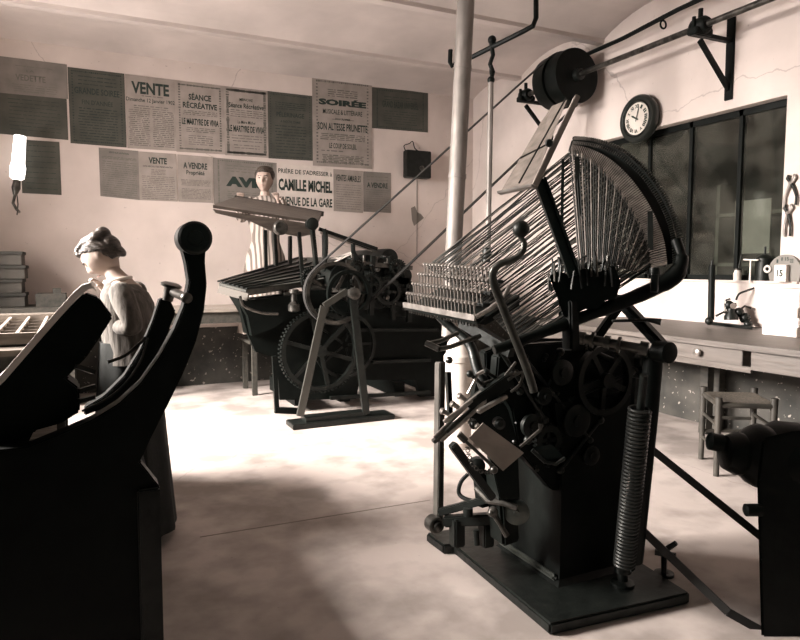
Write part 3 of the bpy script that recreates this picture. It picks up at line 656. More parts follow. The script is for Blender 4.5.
# mould rails, knobs, tilted galley plate and chain
for (a, b, wd, m) in (((433, 442), (476, 407), .022, steel), ((441, 441), (492, 395), .012, brite), ((446, 432), (485, 398), .010, iron2), ((444, 422), (482, 392), .014, brite), ((434, 438), (470, 402), .008, brite), ((478, 412), (506, 396), .020, brite)):
    obj('mould_rail', MB().bar(W(*a, 2.30), W(*b, 2.36), wd, .014, .002), m, tm)
obj('rail_block', MB().bar(W(468, 408, 2.36), W(510, 378, 2.38), .045, .05, .004), iron2, tm)
for (px, py) in ((444, 412), (454, 405), (461, 397), (478, 427)): obj('rail_knob', MB().lathe(W(px, py, 2.30), -RT+UP*.6, [(-.02, .008), (0, .010), (.008, .013), (.016, .007)], 14), brite, tm)
obj('small_lever', MB().tube([W(468, 394, 2.34), W(474, 382, 2.34), W(478, 374, 2.34), W(484, 371, 2.34)], [.006, .005, .006, .008]), brite, tm)
obj('wire_bundle', MB().tube([W(505, 376, 2.2), W(516, 362, 2.2)], .005).tube([W(508, 380, 2.2), W(522, 372, 2.2), W(520, 384, 2.2), W(511, 392, 2.2)], .005, smooth=True), steel, tm)
obj('lower_arm', MB().bar(W(452, 444, 2.36), W(492, 498, 2.45), .034, .03, .004), iron2, tm)
gpn = obj('galley_plate', MB().prism([W(469, 438, 2.22), W(483, 423, 2.28), W(524, 453, 2.26), W(503, 471, 2.20)], FW*.008), mat('galley_metal', (.42, .38, .34), .45, .35, (.3, .27, .24), 10, 6), tm)
obj('plate_rod', MB().cyl(W(461, 437, 2.22), W(497, 470, 2.20), .006).cyl(W(459, 434, 2.22), W(466, 441, 2.22), .012), steel, gpn)
ch = MB(); cpn = [W(467, 446, 2.2), W(469, 456, 2.2), W(473, 465, 2.2), W(480, 471, 2.2), W(488, 473, 2.2), W(494, 471, 2.2)]
cs = spline(cpn, 3)
for i in range(len(cs)-1): ch.torus((cs[i]+cs[i+1])/2, FW if i % 2 else UP, .0065, .0018, 10, 5)
ch.sphere(W(494, 470, 2.19), .013); obj('chain', ch, steel, gpn)
obj('tray', MB().tube([W(532, 450, 2.05), W(545, 462, 2.05), W(556, 464, 2.05), W(565, 458, 2.05)], .006).prism([W(534, 449, 2.06), W(546, 460, 2.06), W(563, 458, 2.06), W(552, 446, 2.08)], UP*.006), iron2, tm)
obj('tray_handle', MB().tube([W(520, 447, 2.1), W(540, 430, 2.1), W(541, 424, 2.1)], [.005, .006, .01]), steel, tm)
for (px, py, d, r) in ((474, 425, 2.3, .016), (500, 424, 2.3, .02), (488, 446, 2.5, .03), (500, 470, 2.6, .035), (478, 466, 2.6, .03)): obj('casting_boss', MB().lathe(W(px, py, d), -FW, [(-.05, r), (0, r), (.008, r*.5)]), iron2, tm)
obj('cam_block', MB().bar(W(500, 470, 2.56), W(505, 540, 2.6), .10, .08, .01).bar(W(480, 470, 2.62), W(484, 506, 2.62), .05, .05, .006), iron, tm)
obj('side_body', MB().prism([W(x, y, 2.5) for x, y in ((478, 372), (515, 372), (520, 500), (500, 500), (488, 450), (470, 420))], FW*.12, .004), iron, tm)
# recoil spring
s0 = W(640, 408, 2.28); s1 = W(624, 566, 2.45)
sp = obj('coil_spring', MB().helix(s0, s1, .036, .0056, 44), mat('spring_steel', (.022, .024, .022), .38, .6), tm)
obj('spring_rod', MB().cyl(W(644, 375, 2.25), V((1.868, 1.872, .045)), .014), iron2, tm)
obj('spring_guard', MB().tube([W(654, 350, 2.34), W(648, 420, 2.36), W(634, 560, 2.52)], .034, 16), iron, tm)
obj('spring_foot', MB().lathe((1.868, 1.872, .045), (0, 0, 1), [(0, .045), (.012, .045), (.02, .02), (.05, .02), (.055, .034), (.075, .034), (.08, .018)]), iron2, tm)
obj('side_bar', MB().bar(W(637, 378, 2.5), W(630, 470, 2.5), .02, .03), iron2, tm)
# ================================================================== DARK MACHINE AT LOWER RIGHT + its belt
dm = thing('electric_motor', (2.75, 1.75, 0), 'black rounded machine housing cut by the right edge of the picture', 'motor')
mb_ = MB().prism([W(x, y, 2.3) for x, y in ((763, 705), (759, 560), (757, 480), (762, 438), (795, 430), (840, 432), (850, 705))], ray(800, 550)*.28, .01); obj('pedestal', mb_, iron, dm)
mc = W(733, 455, 2.35)
obj('housing', MB().lathe(W(722, 452, 2.42), W(830, 462, 2.42)-W(722, 452, 2.42), [(0, .03), (.01, .062), (.05, .080), (.07, .078), (.10, .105), (.13, .118), (.16, .112), (.2, .135), (.38, .135)], 28), iron, dm)
obj('shaft_end', MB().lathe(W(708, 441, 2.42), W(740, 446, 2.42)-W(708, 441, 2.42), [(0, .02), (.006, .032), (.05, .034), (.055, .02), (.12, .02)], 20), iron, dm)
obj('shaft_end', MB().lathe(W(744, 510, 2.3), RT, [(0, .012), (.006, .022), (.06, .022), (.062, .012)], 16), iron, dm)
wc = W(606, 470, 2.25)
tag(obj('machine_belt', MB().bar(W(640, 440, 2.46), W(775, 548, 2.42), .007, .028, upv=UP).bar(W(636, 524, 2.50), W(728, 612, 2.36), .008, .030, upv=UP).bar(W(728, 612, 2.36), W(778, 640, 2.34), .008, .030, upv=UP), leather), 'two strands of leather belt slanting from the typesetting machine down to the right', 'drive belt')
bfk = thing('belt_shifter', G(664, 575), 'small iron belt fork standing by the lower belt strand', 'belt fork')
obj('post', MB().tube([G(664, 575), W(664, 556, 2.62), W(668, 548, 2.6), W(676, 543, 2.58)], [.012, .012, .012, .01]), iron2, bfk)
obj('fork', MB().bar(W(655, 552, 2.6), W(676, 556, 2.56), .014, .02), iron2, bfk)
obj('foot', MB().lathe(G(664, 575), (0, 0, 1), [(0, .04), (.012, .04), (.02, .014)]), iron2, bfk)
# ================================================================== PRINTING PRESS (middle distance)
pp = thing('printing_press', (2.2, 5.9, 0), 'flatbed cylinder printing press with gear wheel and high feed board', 'printing press')
def P5(x, y): return PY(x, y, 5.55)
sf = [(246, 306), (300, 296), (352, 298), (372, 290), (412, 296), (428, 318), (436, 330), (436, 398), (415, 398), (410, 345), (372, 345), (366, 400), (352, 402), (350, 345), (300, 345), (262, 400), (250, 400), (256, 340)]
obj('side_frame', MB().prism([PY(x, y, 5.60) for x, y in ((238, 300), (300, 292), (372, 286), (428, 312), (440, 330), (440, 396), (420, 397), (416, 380), (360, 380), (356, 399), (280, 400), (276, 358), (256, 352), (248, 335))], (0, .06, 0)), iron, pp)
obj('side_frame', MB().prism([PY(x, y, 6.5) for x, y in ((262, 300), (300, 292), (372, 288), (430, 312), (450, 330), (450, 372), (285, 374), (280, 345), (262, 340))], (0, .06, 0)), iron, pp)
for px in (300, 345, 400, 436): p = PY(px, 392, 5.62); obj('cross_member', MB().box((p.x-.05, 5.62, .06), (p.x+.05, 6.53, .2)), iron, pp)
gc = PY(320, 351, 5.45)
gw = MB().gear(gc, (0, 1, 0), .315, .355, 64, .05, .022); gw.spokes(gc, (0, 1, 0), .04, .33, 6, .035, .03, .3); gw.lathe(gc-V((0, .05, 0)), (0, 1, 0), [(0, .05), (.1, .05)])
obj('gear_wheel', gw, iron2, pp)
c3 = PY(345, 345, 5.52); obj('drive_wheel', MB().ring(c3, (0, 1, 0), .27, .30, .03).spokes(c3, (0, 1, 0), .03, .28, 5, .02, .015), iron2, pp)
# belt pulley on its A-frame
pw = V((pc.x, BY-.005, pc.z))
bpul = MB().ring(pw, (0, 1, 0), R1-.03, R1, .075, 48); bpul.spokes(pw, (0, 1, 0), .03, R1-.02, 4, .03, .02, .5)
obj('belt_pulley', bpul, steel, pp)
obj('inner_pulley', MB().ring(pw+V((.10, -.06, .0)), (0, 1, 0), .165, .195, .05, 40).spokes(pw+V((.1, -.06, 0)), (0, 1, 0), 0, .17, 4, .02, .015), iron, pp)
obj('pulley_axle', MB().cyl(pw-V((-.1, .2, 0)), pw+V((.1, .35, 0)), .032).lathe(pw+V((.1, -.22, 0)), (0, 1, 0), [(0, .03), (.01, .048), (.06, .05)]), steel, pp)
L0 = G(290, 420); R0 = G(372, 412); yb = 5.05
obj('stand_foot', MB().box((G(285, 424).x, 5.0, 0), (PY(388, 412, 5.15).x, 5.22, .045), .006).box((G(285, 424).x+.12, 5.04, .045), (PY(388, 412, 5.15).x-.25, 5.18, .08)), iron2, pp)
ap = V((pw.x+.10, yb, pw.z))
obj('stand_leg', MB().bar(ap+V((-.05, 0, .02)), PY(324, 306, yb), .03, .05).bar(PY(324, 306, yb), PY(300, 416, yb), .026, .06), mat('dull_iron', (.07, .07, .062), .4, .6), pp)
obj('stand_leg', MB().bar(ap, PY(366, 414, yb), .035, .06), iron2, pp)
obj('step_post', MB().bar(PY(274, 356, 5.2), PY(277, 412, 5.2), .035, .035).bar(PY(275, 410, 5.2), PY(300, 411, 5.2), .04, .05), iron, pp)
# bed and delivery board on the left
za0 = 1.10
bedm = MB().prism([PY(219, 289, 5.5), PY(243, 283, 6.1), PY(300, 262, 6.9), PY(338, 262, 6.6), PY(338, 282, 5.9), PY(246, 296, 5.4)], (0, 0, .05)); obj('delivery_board', bedm, mat('worn_board', (.10, .10, .088), .6, 0, (.05, .052, .046), 5, 8, .2, stretch=(1, 8, 1)), pp)
for i in range(7):
    u = i/6; obj('board_slat', MB().bar(PY(219, 288, 5.5).lerp(PY(246, 295, 5.4), u)+V((0, 0, .055)), PY(300, 262, 6.9).lerp(PY(338, 280, 5.9), u)+V((0, 0, .055)), .03, .012), iron2, pp)
obj('board_edge', MB().bar(PY(219, 289, 5.48), PY(248, 297, 5.38), .05, .06), mat('edge_wood', (.13, .12, .105), .6), pp)
obj('bed_carriage', MB().prism([PY(x, y, 5.5) for x, y in ((236, 296), (250, 300), (300, 294), (300, 312), (270, 330), (252, 336), (248, 316))], (0, .35, 0)), iron, pp)
obj('under_lever', MB().tube([PY(240, 296, 5.35), PY(244, 306, 5.35), PY(262, 313, 5.35), PY(278, 314, 5.35)], .012, smooth=True), steel, pp)
obj('valve', MB().lathe(PY(294, 305, 5.3), (0, 0, 1), [(-.06, .02), (-.05, .05), (0, .05), (.03, .025), (.09, .025), (.10, .04), (.13, .04)], 14).bar(PY(284, 294, 5.3), PY(305, 292, 5.3), .02), steel, pp)
# cylinder and inking gear on the right
cyc = PY(352, 284, 5.7); obj('impression_cylinder', MB().lathe(cyc, (0, 1, 0), [(0, .16), (.0, .23), (.03, .24), (.85, .24), (.88, .2)], 40), iron2, pp)
for (px, py, y, r, l) in ((385, 272, 5.55, .15, .9), (398, 290, 5.5, .17, .9), (378, 296, 5.45, .13, .5), (405, 305, 5.5, .12, .9), (366, 300, 5.42, .09, .3), (390, 258, 5.6, .09, .9), (368, 262, 5.5, .07, .7), (404, 276, 5.5, .09, .8)):
    c = PY(px, py, y); obj('ink_roller', MB().lathe(c, (0, 1, 0), [(-.04, .02), (0, .02), (0, r*.92), (.02, r), (l-.02, r), (l, r*.9)], 26), iron2, pp)
for (px, py, y, r, n) in ((371, 285, 5.35, .10, 30), (388, 292, 5.36, .12, 34), (398, 268, 5.38, .07, 22), (357, 268, 5.4, .06, 20), (310, 276, 5.3, .06, 20)):
    c = PY(px, py, y); obj('small_gear', MB().gear(c, (0, 1, 0), r*.75, r, n, .03, .014).spokes(c, (0, 1, 0), 0, r*.8, 4, .02, .015).cyl(c-V((0, .03, 0)), c+V((0, .15, 0)), .02), iron2, pp)
for a, b, w_ in (((357, 262), (356, 318), .03), ((373, 256), (371, 315), .035), ((391, 256), (393, 320), .04), ((410, 285), (409, 322), .05), ((346, 262), (412, 268), .03), ((356, 300), (412, 305), .06), ((362, 262), (352, 285), .02)):
    obj('ink_frame', MB().bar(PY(*a, 5.42), PY(*b, 5.42), w_, .04), iron2 if w_ > .03 else steel, pp)
rg = random.Random(5)
for i in range(26):
    c = PY(rg.uniform(350, 410), rg.uniform(256, 312), 5.36); r = rg.uniform(.010, .024)
    obj('press_bolt', MB().lathe(c, (0, -1, 0), [(-.06, r), (.006, r), (.012, r*.6)], 8), steel if i % 4 == 0 else iron2, pp)
for i in range(5): obj('adjusting_screw', MB().cyl(PY(352+12*i, 254+i*1.5, 5.45), PY(352+12*i, 262+i, 5.45), .014), steel, pp)
fo_ = [(322, 330), (372, 322), (440, 330), (440, 342), (322, 342)]
for (a, b) in (((330, 398), (430, 392)), ((372, 362), (430, 360)), ((360, 330), (438, 330))): obj('tie_rod', MB().bar(PY(*a, 5.56), PY(*b, 5.56), .04, .03), iron2, pp)
# feed board, high above
fbm = MB().prism([PY(213, 208, 5.6), PY(237, 199, 6.3), PY(322, 214, 6.5), PY(318, 224, 5.7)], (0, 0, .025))
fbo = obj('feed_board', fbm, woodm, pp)
obj('board_side', MB().prism([PY(213, 209, 5.58), PY(318, 225, 5.68), PY(314, 234, 5.68), PY(300, 237, 5.66), PY(272, 231, 5.62), PY(250, 221, 5.6), PY(216, 213, 5.58)], (0, .025, 0)), woodm, fbo)
obj('board_rim', MB().bar(PY(234, 198, 6.3), PY(323, 214, 6.5), .03, .05), woodd, fbo)
kn = PY(280, 228, 5.5); obj('hand_wheel', MB().lathe(kn, (0, -1, 0), [(-.1, .02), (-.02, .02), (-.02, .06), (.03, .062), (.04, .05)], 24), steel, fbo)
for a, b, y, w_ in (((299, 232), (303, 285), 5.5, .035), ((312, 226), (317, 274), 5.6, .07), ((324, 234), (325, 276), 5.9, .06), ((265, 230), (266, 270), 6.1, .05), ((274, 232), (276, 266), 6.2, .08), ((290, 236), (290, 264), 6.2, .06)):
    obj('board_post', MB().bar(PY(*a, y), PY(*b, y), w_, .03, .004), iron2, pp)
c = PY(312, 224, 5.5); obj('post_hub', MB().lathe(c, (0, -1, 0), [(-.05, .05), (.02, .055), (.03, .03)], 20), iron2, pp)
obj('tape_rail', MB().bar(PY(319, 229, 5.55), PY(377, 249, 5.55), .03, .03), iron2, pp)
obj('tape_rail', MB().bar(PY(319, 229, 6.4), PY(372, 250, 6.4), .03, .03), iron2, pp)
obj('sheet_tray', MB().prism([PY(320, 233, 5.58), PY(372, 251, 5.58), PY(372, 251, 6.4), PY(320, 231, 6.4)], (0, 0, -.008)), mat('tray_zinc', (.3, .28, .25), .5, .3), pp)
obj('under_sheet', MB().prism([PY(322, 268, 5.7), PY(352, 254, 5.7), PY(352, 251, 6.4), PY(322, 262, 6.4)], (0, 0, -.006)), paper, pp)
obj('rail_bracket', MB().tube([PY(324, 229, 5.5), PY(326, 240, 5.5), PY(325, 262, 5.5)], .022, smooth=True).tube([PY(353, 244, 5.5), PY(354, 254, 5.5), PY(361, 262, 5.5)], .022, smooth=True), iron2, pp)
# feeder's platform
st_ = thing('step_platform', PY(258, 355, 6.55), 'low dark wooden platform under the standing woman behind the press', 'platform')
zt = .56; q = V((W(258, 250, 6.75).x, W(258, 250, 6.75).y, 0)); st_.location = q
obj('tread', MB().box((q.x-.15, q.y-.22, zt-.03), (q.x+.5, q.y+.3, zt)), woodd, st_)
for sx_ in (-.1, .45):
    for sy_ in (-.18, .26): obj('leg', MB().box((q.x+sx_-.025, q.y+sy_-.025, 0), (q.x+sx_+.025, q.y+sy_+.025, zt-.03)), woodd, st_)
# ================================================================== RIGHT WORK TABLE
tz = .85
fe0 = G(655, 334, tz); fe1 = G(800, 351, tz); xf = (G(700, 339.5, tz)).x
t = thing('work_table', (xf+.3, 3.0, 0), 'long wooden work table with a drawer below the glazed partition', 'table')
xa = xf
obj('table_top', MB().box((xa, .9, tz-.035), (XW-.01, 4.55, tz), .004), tablem, t)
ydr0 = PX(744, 345, xa+.04).y; ydr1 = PX(668, 345, xa+.04).y
obj('apron', MB().box((xa+.04, .95, tz-.15), (xa+.06, ydr0-.05, tz-.035)).box((xa+.04, ydr1, tz-.15), (xa+.06, 4.5, tz-.035)).box((xa+.04, ydr0-.05, tz-.17), (xa+.06, ydr1, tz-.135)), tablem, t)
dr = obj('drawer', MB().box((xa+.03, ydr0, tz-.133), (xa+.40, ydr1, tz-.04), .003), tablem, t)
kc = PX(700, 345, xa+.03); obj('knob', MB().lathe((xa+.03, kc.y, tz-.085), (-1, 0, 0), [(0, .01), (.01, .010), (.015, .022), (.03, .024), (.038, .012)], 20), brite, dr)
ly = PX(706, 400, xa+.10).y
LG = G(705, 433)
for (x, y) in ((LG.x, LG.y), (XW-.06, LG.y+.05), (LG.x, 1.1), (XW-.12, 1.1)): obj('leg', MB().box((x-.035, y-.035, 0), (x+.035, y+.035, tz-.035)), woodd, t)
# rush stool
FL = G(716, 476); BL = G(701, 459); FR = G(771, 478)
BR = BL+(FR-FL)
stl = thing('rush_stool', (FL+BR)/2, 'small dark wooden stool with woven rush seat before the work table', 'stool')
hz = .50
for p in (FL, BL, FR, BR): obj('leg', MB().tube([p, p+V((0, 0, hz))], [.017, .022], 10), chairm, stl)
def up_(p, z): return p+V((0, 0, z))
for (a, b) in ((FL, BL), (FR, BR), (FL, FR), (BL, BR)):
    for z in ((.16, .32) if (a, b) in ((FL, BL), (FR, BR)) else (.2, .29)): obj('rung', MB().cyl(up_(a, z), up_(b, z), .011, n=10), chairm, stl)
    obj('seat_rail', MB().cyl(up_(a, hz-.05), up_(b, hz-.05), .016, n=10), chairm, stl)
cs_ = (FL+BR)/2; ins = [up_(p.lerp(cs_, .02), hz-.05) for p in (FL, FR, BR, BL)]; mid = up_(cs_, hz-.075)
se = MB(); n_ = 14
grid = [[None]*(n_+1) for _ in range(n_+1)]
for lay, dz_ in ((0, .018), (1, -.014)):
    g_ = [[se.bm.verts.new(ins[0].lerp(ins[1], i/n_).lerp(ins[3].lerp(ins[2], i/n_), j/n_)+V((0, 0, dz_-.018*math.sin(math.pi*i/n_)*math.sin(math.pi*j/n_)))) for i in range(n_+1)] for j in range(n_+1)]
    for j in range(n_):
        for i in range(n_): se._face([g_[j][i], g_[j][i+1], g_[j+1][i+1], g_[j+1][i]])
    if lay == 0: g0 = g_
rim0 = [g0[0][i] for i in range(n_+1)]+[g0[j][n_] for j in range(1, n_+1)]+[g0[n_][i] for i in range(n_-1, -1, -1)]+[g0[j][0] for j in range(n_-1, 0, -1)]
rim1 = [g_[0][i] for i in range(n_+1)]+[g_[j][n_] for j in range(1, n_+1)]+[g_[n_][i] for i in range(n_-1, -1, -1)]+[g_[j][0] for j in range(n_-1, 0, -1)]
for k in range(len(rim0)): se._face([rim0[k], rim0[(k+1) % len(rim0)], rim1[(k+1) % len(rim0)], rim1[k]])
obj('seat', se, rush, stl)
# small instrument with upright tube on the table
c = G(732, 327, tz); im = thing('numbering_machine', c, 'small black bench instrument with levers and a tall upright tube', 'instrument')
d0 = (c-EYE).dot(FW)
def Q(x, y, dd=0): return W(x, y, d0+dd)
A0 = G(706, 324, tz+.001); B0 = G(752, 329.5, tz+.001); pv = V((.05, .02, 0))
obj('base', MB().prism([A0, B0, B0+pv, A0+pv], (0, 0, .022), .004), iron2, im)
obj('tube', MB().cyl(Q(711, 320), Q(712, 265), .024), iron, im)
obj('tube_tip', MB().cyl(Q(712, 265), Q(712, 260), .008), iron2, im)
obj('body', MB().lathe(Q(731, 316), UP, [(-.03, .05), (0, .05), (.03, .03), (.07, .028), (.075, .04), (.10, .036)], 18).sphere(Q(729, 305), .035).sphere(Q(739, 312), .035).sphere(Q(745, 318), .04), iron2, im)
obj('lever', MB().tube([Q(725, 312), Q(726, 300), Q(730, 299)], .009).tube([Q(736, 312), Q(745, 306), Q(751, 308)], .008).tube([Q(716, 316), Q(724, 312), Q(746, 320)], .009), steel, im)
obj('dial', MB().lathe(Q(733, 306, -.06), -FW, [(0, .022), (.008, .022)], 18), brite, im)
obj('feet', MB().sphere(Q(709, 321, -.03), .03).sphere(Q(748, 324, -.04), .03), iron2, im)
tag(obj('rubber_hose', MB().tube([Q(736, 300), Q(739, 294), Q(746, 291), Q(754, 288, .02), Q(760, 283, .04), Q(766, 281, .05), Q(762, 285, .03), Q(754, 291, .02)], .008, 6, smooth=True), iron2), 'thin dark looped hose curving up from the bench instrument', 'hose')
# ledge objects at the sill
def ledge(px, py=283): return PX(px, py, XW+.03)
p = V((XW+.02, ledge(738).y, 1.203)); j = thing('ink_jar', p, 'small white jar with a brush standing on the partition ledge', 'jar')
obj('jar_body', MB().lathe(p, (0, 0, 1), [(0, .025), (.0, .028), (.06, .030), (.065, .024), (.085, .024)], 20), ceram, j)
obj('brush', MB().cyl(p+V((0, 0, .06)), p+V((.01, -.02, .20)), .006), iron2, j); obj('lid', MB().lathe(p+V((0, 0, .08)), (0, 0, 1), [(0, .03), (.012, .03)], 20), steel, j)
p = V((XW+.05, ledge(762).y, 1.203)); j = thing('black_can', p, 'dark cylindrical can with a stub spout beside the calendar', 'can')
obj('can_body', MB().lathe(p, (0, 0, 1), [(0, .065), (.17, .065), (.18, .05), (.2, .02)], 24), iron2, j); obj('spout', MB().cyl(p+V((0, 0, .18)), p+V((0, 0, .26)), .008), iron2, j)
p = V((XW-.045, ledge(754).y-.02, 1.19)); j = thing('t_tool', p, 'white T-shaped tool leaning before the dark can on the ledge', 'tool')
obj('handle', MB().cyl(p, p+V((0, 0, .17)), .007), ceram, j); obj('crossbar', MB().bar(p+V((0, -.06, .17)), p+V((0, .06, .175)), .014, .010), ceram, j)
# calendar and its semicircular stand (faces -x)
p = V((XW-.03, PX(786, 262, XW).y, 1.203)); ux = V((0, -1, 0)); uz = V((0, 0, 1)); mx = V((-1, 0, 0))
j = thing('perpetual_calendar', p, 'grey half-round perpetual calendar with a white day block reading 15', 'calendar')
pts = [p+ux*-.10+uz*0, p+ux*.12]+[p+ux*(.01+.125*math.cos(a))+uz*(.07+.125*math.sin(a)) for a in [math.pi*i/16 for i in range(17)]]
obj('stand', MB().prism(pts, V((.03, 0, 0))), mat('grey_tin', (.15, .14, .125), .5, .2), j)
db = p+ux*.005+uz*.055+mx*.03
blk = obj('day_block', MB().box((p.x-.04, p.y-.05, p.z), (p.x-.001, p.y+.04, p.z+.12), .002), paper, j)
tx = MB(); text_into(tx, '15', V((p.x-.041, p.y-.005, p.z+.06)), ux, uz, .045, .05, mx, .03); obj('day_number', tx, ink, j, 0)
nb = MB()
for i, s in enumerate('1 8 15 22'.split()):
    a = math.radians(125-23*i); o_ = p+ux*(.01+.095*math.cos(a))+uz*(.07+.095*math.sin(a))+mx*.001; text_into(nb, s, o_, ux, uz, .014*len(s), .026, mx, .02)
obj('scale_numbers', nb, ink, j, 0)
obj('side_scroll', MB().torus(p+ux*-.115+uz*.09+mx*.01, (1, 0, 0), .022, .008, 16, 6), ceram, j)
# pliers hanging on the wall right of the partition
def pliers(px0, py0, sc, label, flip, spread):
    j = thing('pliers', PX(px0, py0, XW), label, 'pliers')
    c0 = PX(px0, py0, XW-.02)
    def L(u, v): return c0+ux*u*sc+uz*v*sc
    for s in (-1, 1):
        m = MB().tube([L(s*.02, flip*.06), L(s*.028, flip*.035), L(0, 0), L(-s*spread*.6, -flip*.05), L(-s*spread, -flip*.10), L(-s*spread*.95, -flip*.16)], [.009, .012, .012, .009, .008, .009], 8)
        obj('plier_arm', m, iron2 if s < 0 else brite, j)
    obj('rivet', MB().lathe(c0, mx, [(-.01, .012), (.014, .012), (.018, .006)], 12), brite, j)
    obj('nail', MB().cyl(c0+uz*.02*sc, V((XW, c0.y, c0.z+.02*sc)), .004), iron2, j)
pliers(791, 183, 1.0, 'open pincers hanging highest on the wall at the right edge', 1, .045)
pliers(788, 213, 1.05, 'long pale-jawed pliers hanging just below the open pincers', 1, .022)
# paper packets stacked on the table
bx = V((4.2, PX(780, 320, 4.12).y, 0)); gy0 = PX(798, 320, 4.12).y; gy1 = PX(763, 320, 4.12).y
ph = .062
for i in range(5):
    r = random.Random(i); o_ = r.uniform(-.008, .008); z0 = tz+.001+i*(ph+.001)
    word = ['bottom', 'second from bottom', 'middle', 'second from top', 'top'][i]
    o1 = thing('paper_ream', (4.27, bx.y, z0), '%s packet of the white paper stack on the work table' % word, 'paper packet', 'stacked paper packets')
    obj('packet', MB().box((4.12, gy0+o_, z0), (4.42, gy1+o_, z0+ph), .004), paper, o1)
    lb = MB()
    for k in range(3):
        yk = gy1+o_-.04-.07*k; lb.box((4.1185, yk-.025, z0+.02), (4.1195, yk+.02, z0+.04))
    obj('packet_marks', lb, mat('pale_mark', (.5, .45, .4), .9), o1, 0)
# ================================================================== LEFT: TYPE CASES, LAMP
cz = 1.0
t = thing('case_table', (-.9, 4.2, 0), 'type-case cabinet with sloping compartment trays at the left edge', 'cabinet')
obj('cabinet_body', MB().box((-1.9, 3.2, .05), (-.25, 4.5, .93)), woodd, t)
obj('cabinet_top', MB().box((-1.95, 3.15, .93), (-.2, 4.55, .955)), woodm, t)
def type_case(x0, x1, y0, y1, z, label, tilt=.0, nx=12, ny=6):
    k = thing('type_case', ((x0+x1)/2, (y0+y1)/2, z), label, 'type case')
    def T(x, y, h): return V((x, y, z+h+(y-y0)*tilt))
    k1 = MB().prism([T(x0, y0, 0), T(x1, y0, 0), T(x1, y1, 0), T(x0, y1, 0)], (0, 0, .01)); obj('case_bottom', k1, woodd, k)
    for a, b in (((x0, y0), (x1, y0)), ((x1, y0), (x1, y1)), ((x1, y1), (x0, y1)), ((x0, y1), (x0, y0))): obj('case_side', MB().bar(T(*a, .03), T(*b, .03), .018, .05, upv=(0, 0, 1)), woodl, k)
    for i in range(1, nx): x = x0+(x1-x0)*i/nx; obj('divider', MB().bar(T(x, y0, .025), T(x, y1, .025), .012, .035, upv=(0, 0, 1)), woodl, k)
    for i in range(1, ny): y = y0+(y1-y0)*i/ny; obj('cross_divider', MB().bar(T(x0, y, .02), T(x1, y, .02), .008, .028, upv=(0, 0, 1)), woodm, k)
type_case(-1.1, -.05, 3.3, 4.1, .96, 'pale compartmented type case, nearer of the two behind the tilted sheet', .04)
type_case(-1.3, -.1, 4.16, 4.5, .96, 'compartmented type case lying behind the nearer one at left', .04)
ft = thing('galley_rack', (-.6, 2.75, 0), 'dark open rack of galley trays below the type cases at left', 'rack')
for i in range(3):
    obj('tray', MB().box((-1.3, 2.85, .62+.11*i), (-.12, 3.12, .64+.11*i)), woodl, ft)
for x in (-1.3, -.14):
    obj('upright', MB().box((x, 2.84, 0), (x+.03, 2.87, .93)), woodd, ft); obj('upright', MB().box((x, 3.1, 0), (x+.03, 3.13, .93)), woodd, ft)
# cabinet along the back wall with stacked boxes at far left
t = thing('back_cabinet', (-1.2, 7.1, 0), 'low dark cabinet against the back wall at far left', 'cabinet')
xr_ = PY(72, 300, 6.8).x
obj('carcass', MB().box((-2.15, 6.75, .05), (xr_, 7.40, .90)), woodd, t); obj('top', MB().box((-2.18, 6.7, .90), (xr_+.03, 7.43, .94)), woodd, t)
ln = ['bottom', 'lower middle', 'upper middle', 'topmost']
for i in range(4):
    a = PY(-6, 303-i*11.5, 6.95); b = PY(25-i%2*3, 303-i*11.5, 6.95); z0 = .943+i*.128
    o1 = thing('carton', ((a.x+b.x)/2, 7.05, z0), '%s grey carton of the pile at the far left of the back wall' % ln[i], 'box', 'cartons piled at the far left')
    obj('carton_body', MB().box((a.x, 6.95, z0), (b.x, 7.3, z0+.105), .004), mat('grey_board', (.09, .085, .075), .9, 0, (.055, .052, .047), 6, 5), o1)
    obj('carton_lid', MB().box((a.x-.01, 6.94, z0+.095), (b.x+.01, 7.31, z0+.126), .003), mat('dark_board', (.045, .045, .04), .9), o1)
o1 = thing('wooden_tray', PY(50, 298, 6.9), 'low dark tray on the back cabinet right of the cartons', 'tray')
a = PY(36, 300, 6.9); b = PY(66, 300, 6.9); o1.location.z = .942
obj('tray_body', MB().box((a.x, 6.85, .942), (b.x, 7.2, 1.06)), woodd, o1); obj('tray_block', MB().box((PY(53, 295, 6.9).x, 6.88, 1.06), (PY(61, 295, 6.9).x, 7.0, 1.11)), woodd, o1)
# gas lamp on the back wall, lit
lp = W(17, 160, 6.2)
t = thing('gas_lamp', (lp.x, YW, lp.z), 'lit gas lamp with tall white glass chimney glowing on the left wall area', 'lamp')
def LQ(x, y): return W(x, y, 6.2)
obj('glass_chimney', MB().lathe(LQ(17, 180), LQ(20, 137)-LQ(17, 180), [(0, .035), (.02, .062), (.12, .068), (.16, .058), (.42, .052)], 24), flame, t)
obj('burner', MB().tube([LQ(15, 195), LQ(16, 188), LQ(17, 180)], [.018, .04, .03], 12), steel, t)
obj('bracket_arm', MB().tube([LQ(15, 195), LQ(13, 203), LQ(17, 210), V((LQ(17, 210).x, YW-.02, LQ(17, 210).z))], .013, 8), steel, t)
obj('pull_chain', MB().tube([LQ(17, 195), LQ(18, 204), LQ(17, 215)], .006, 6), steel, t)
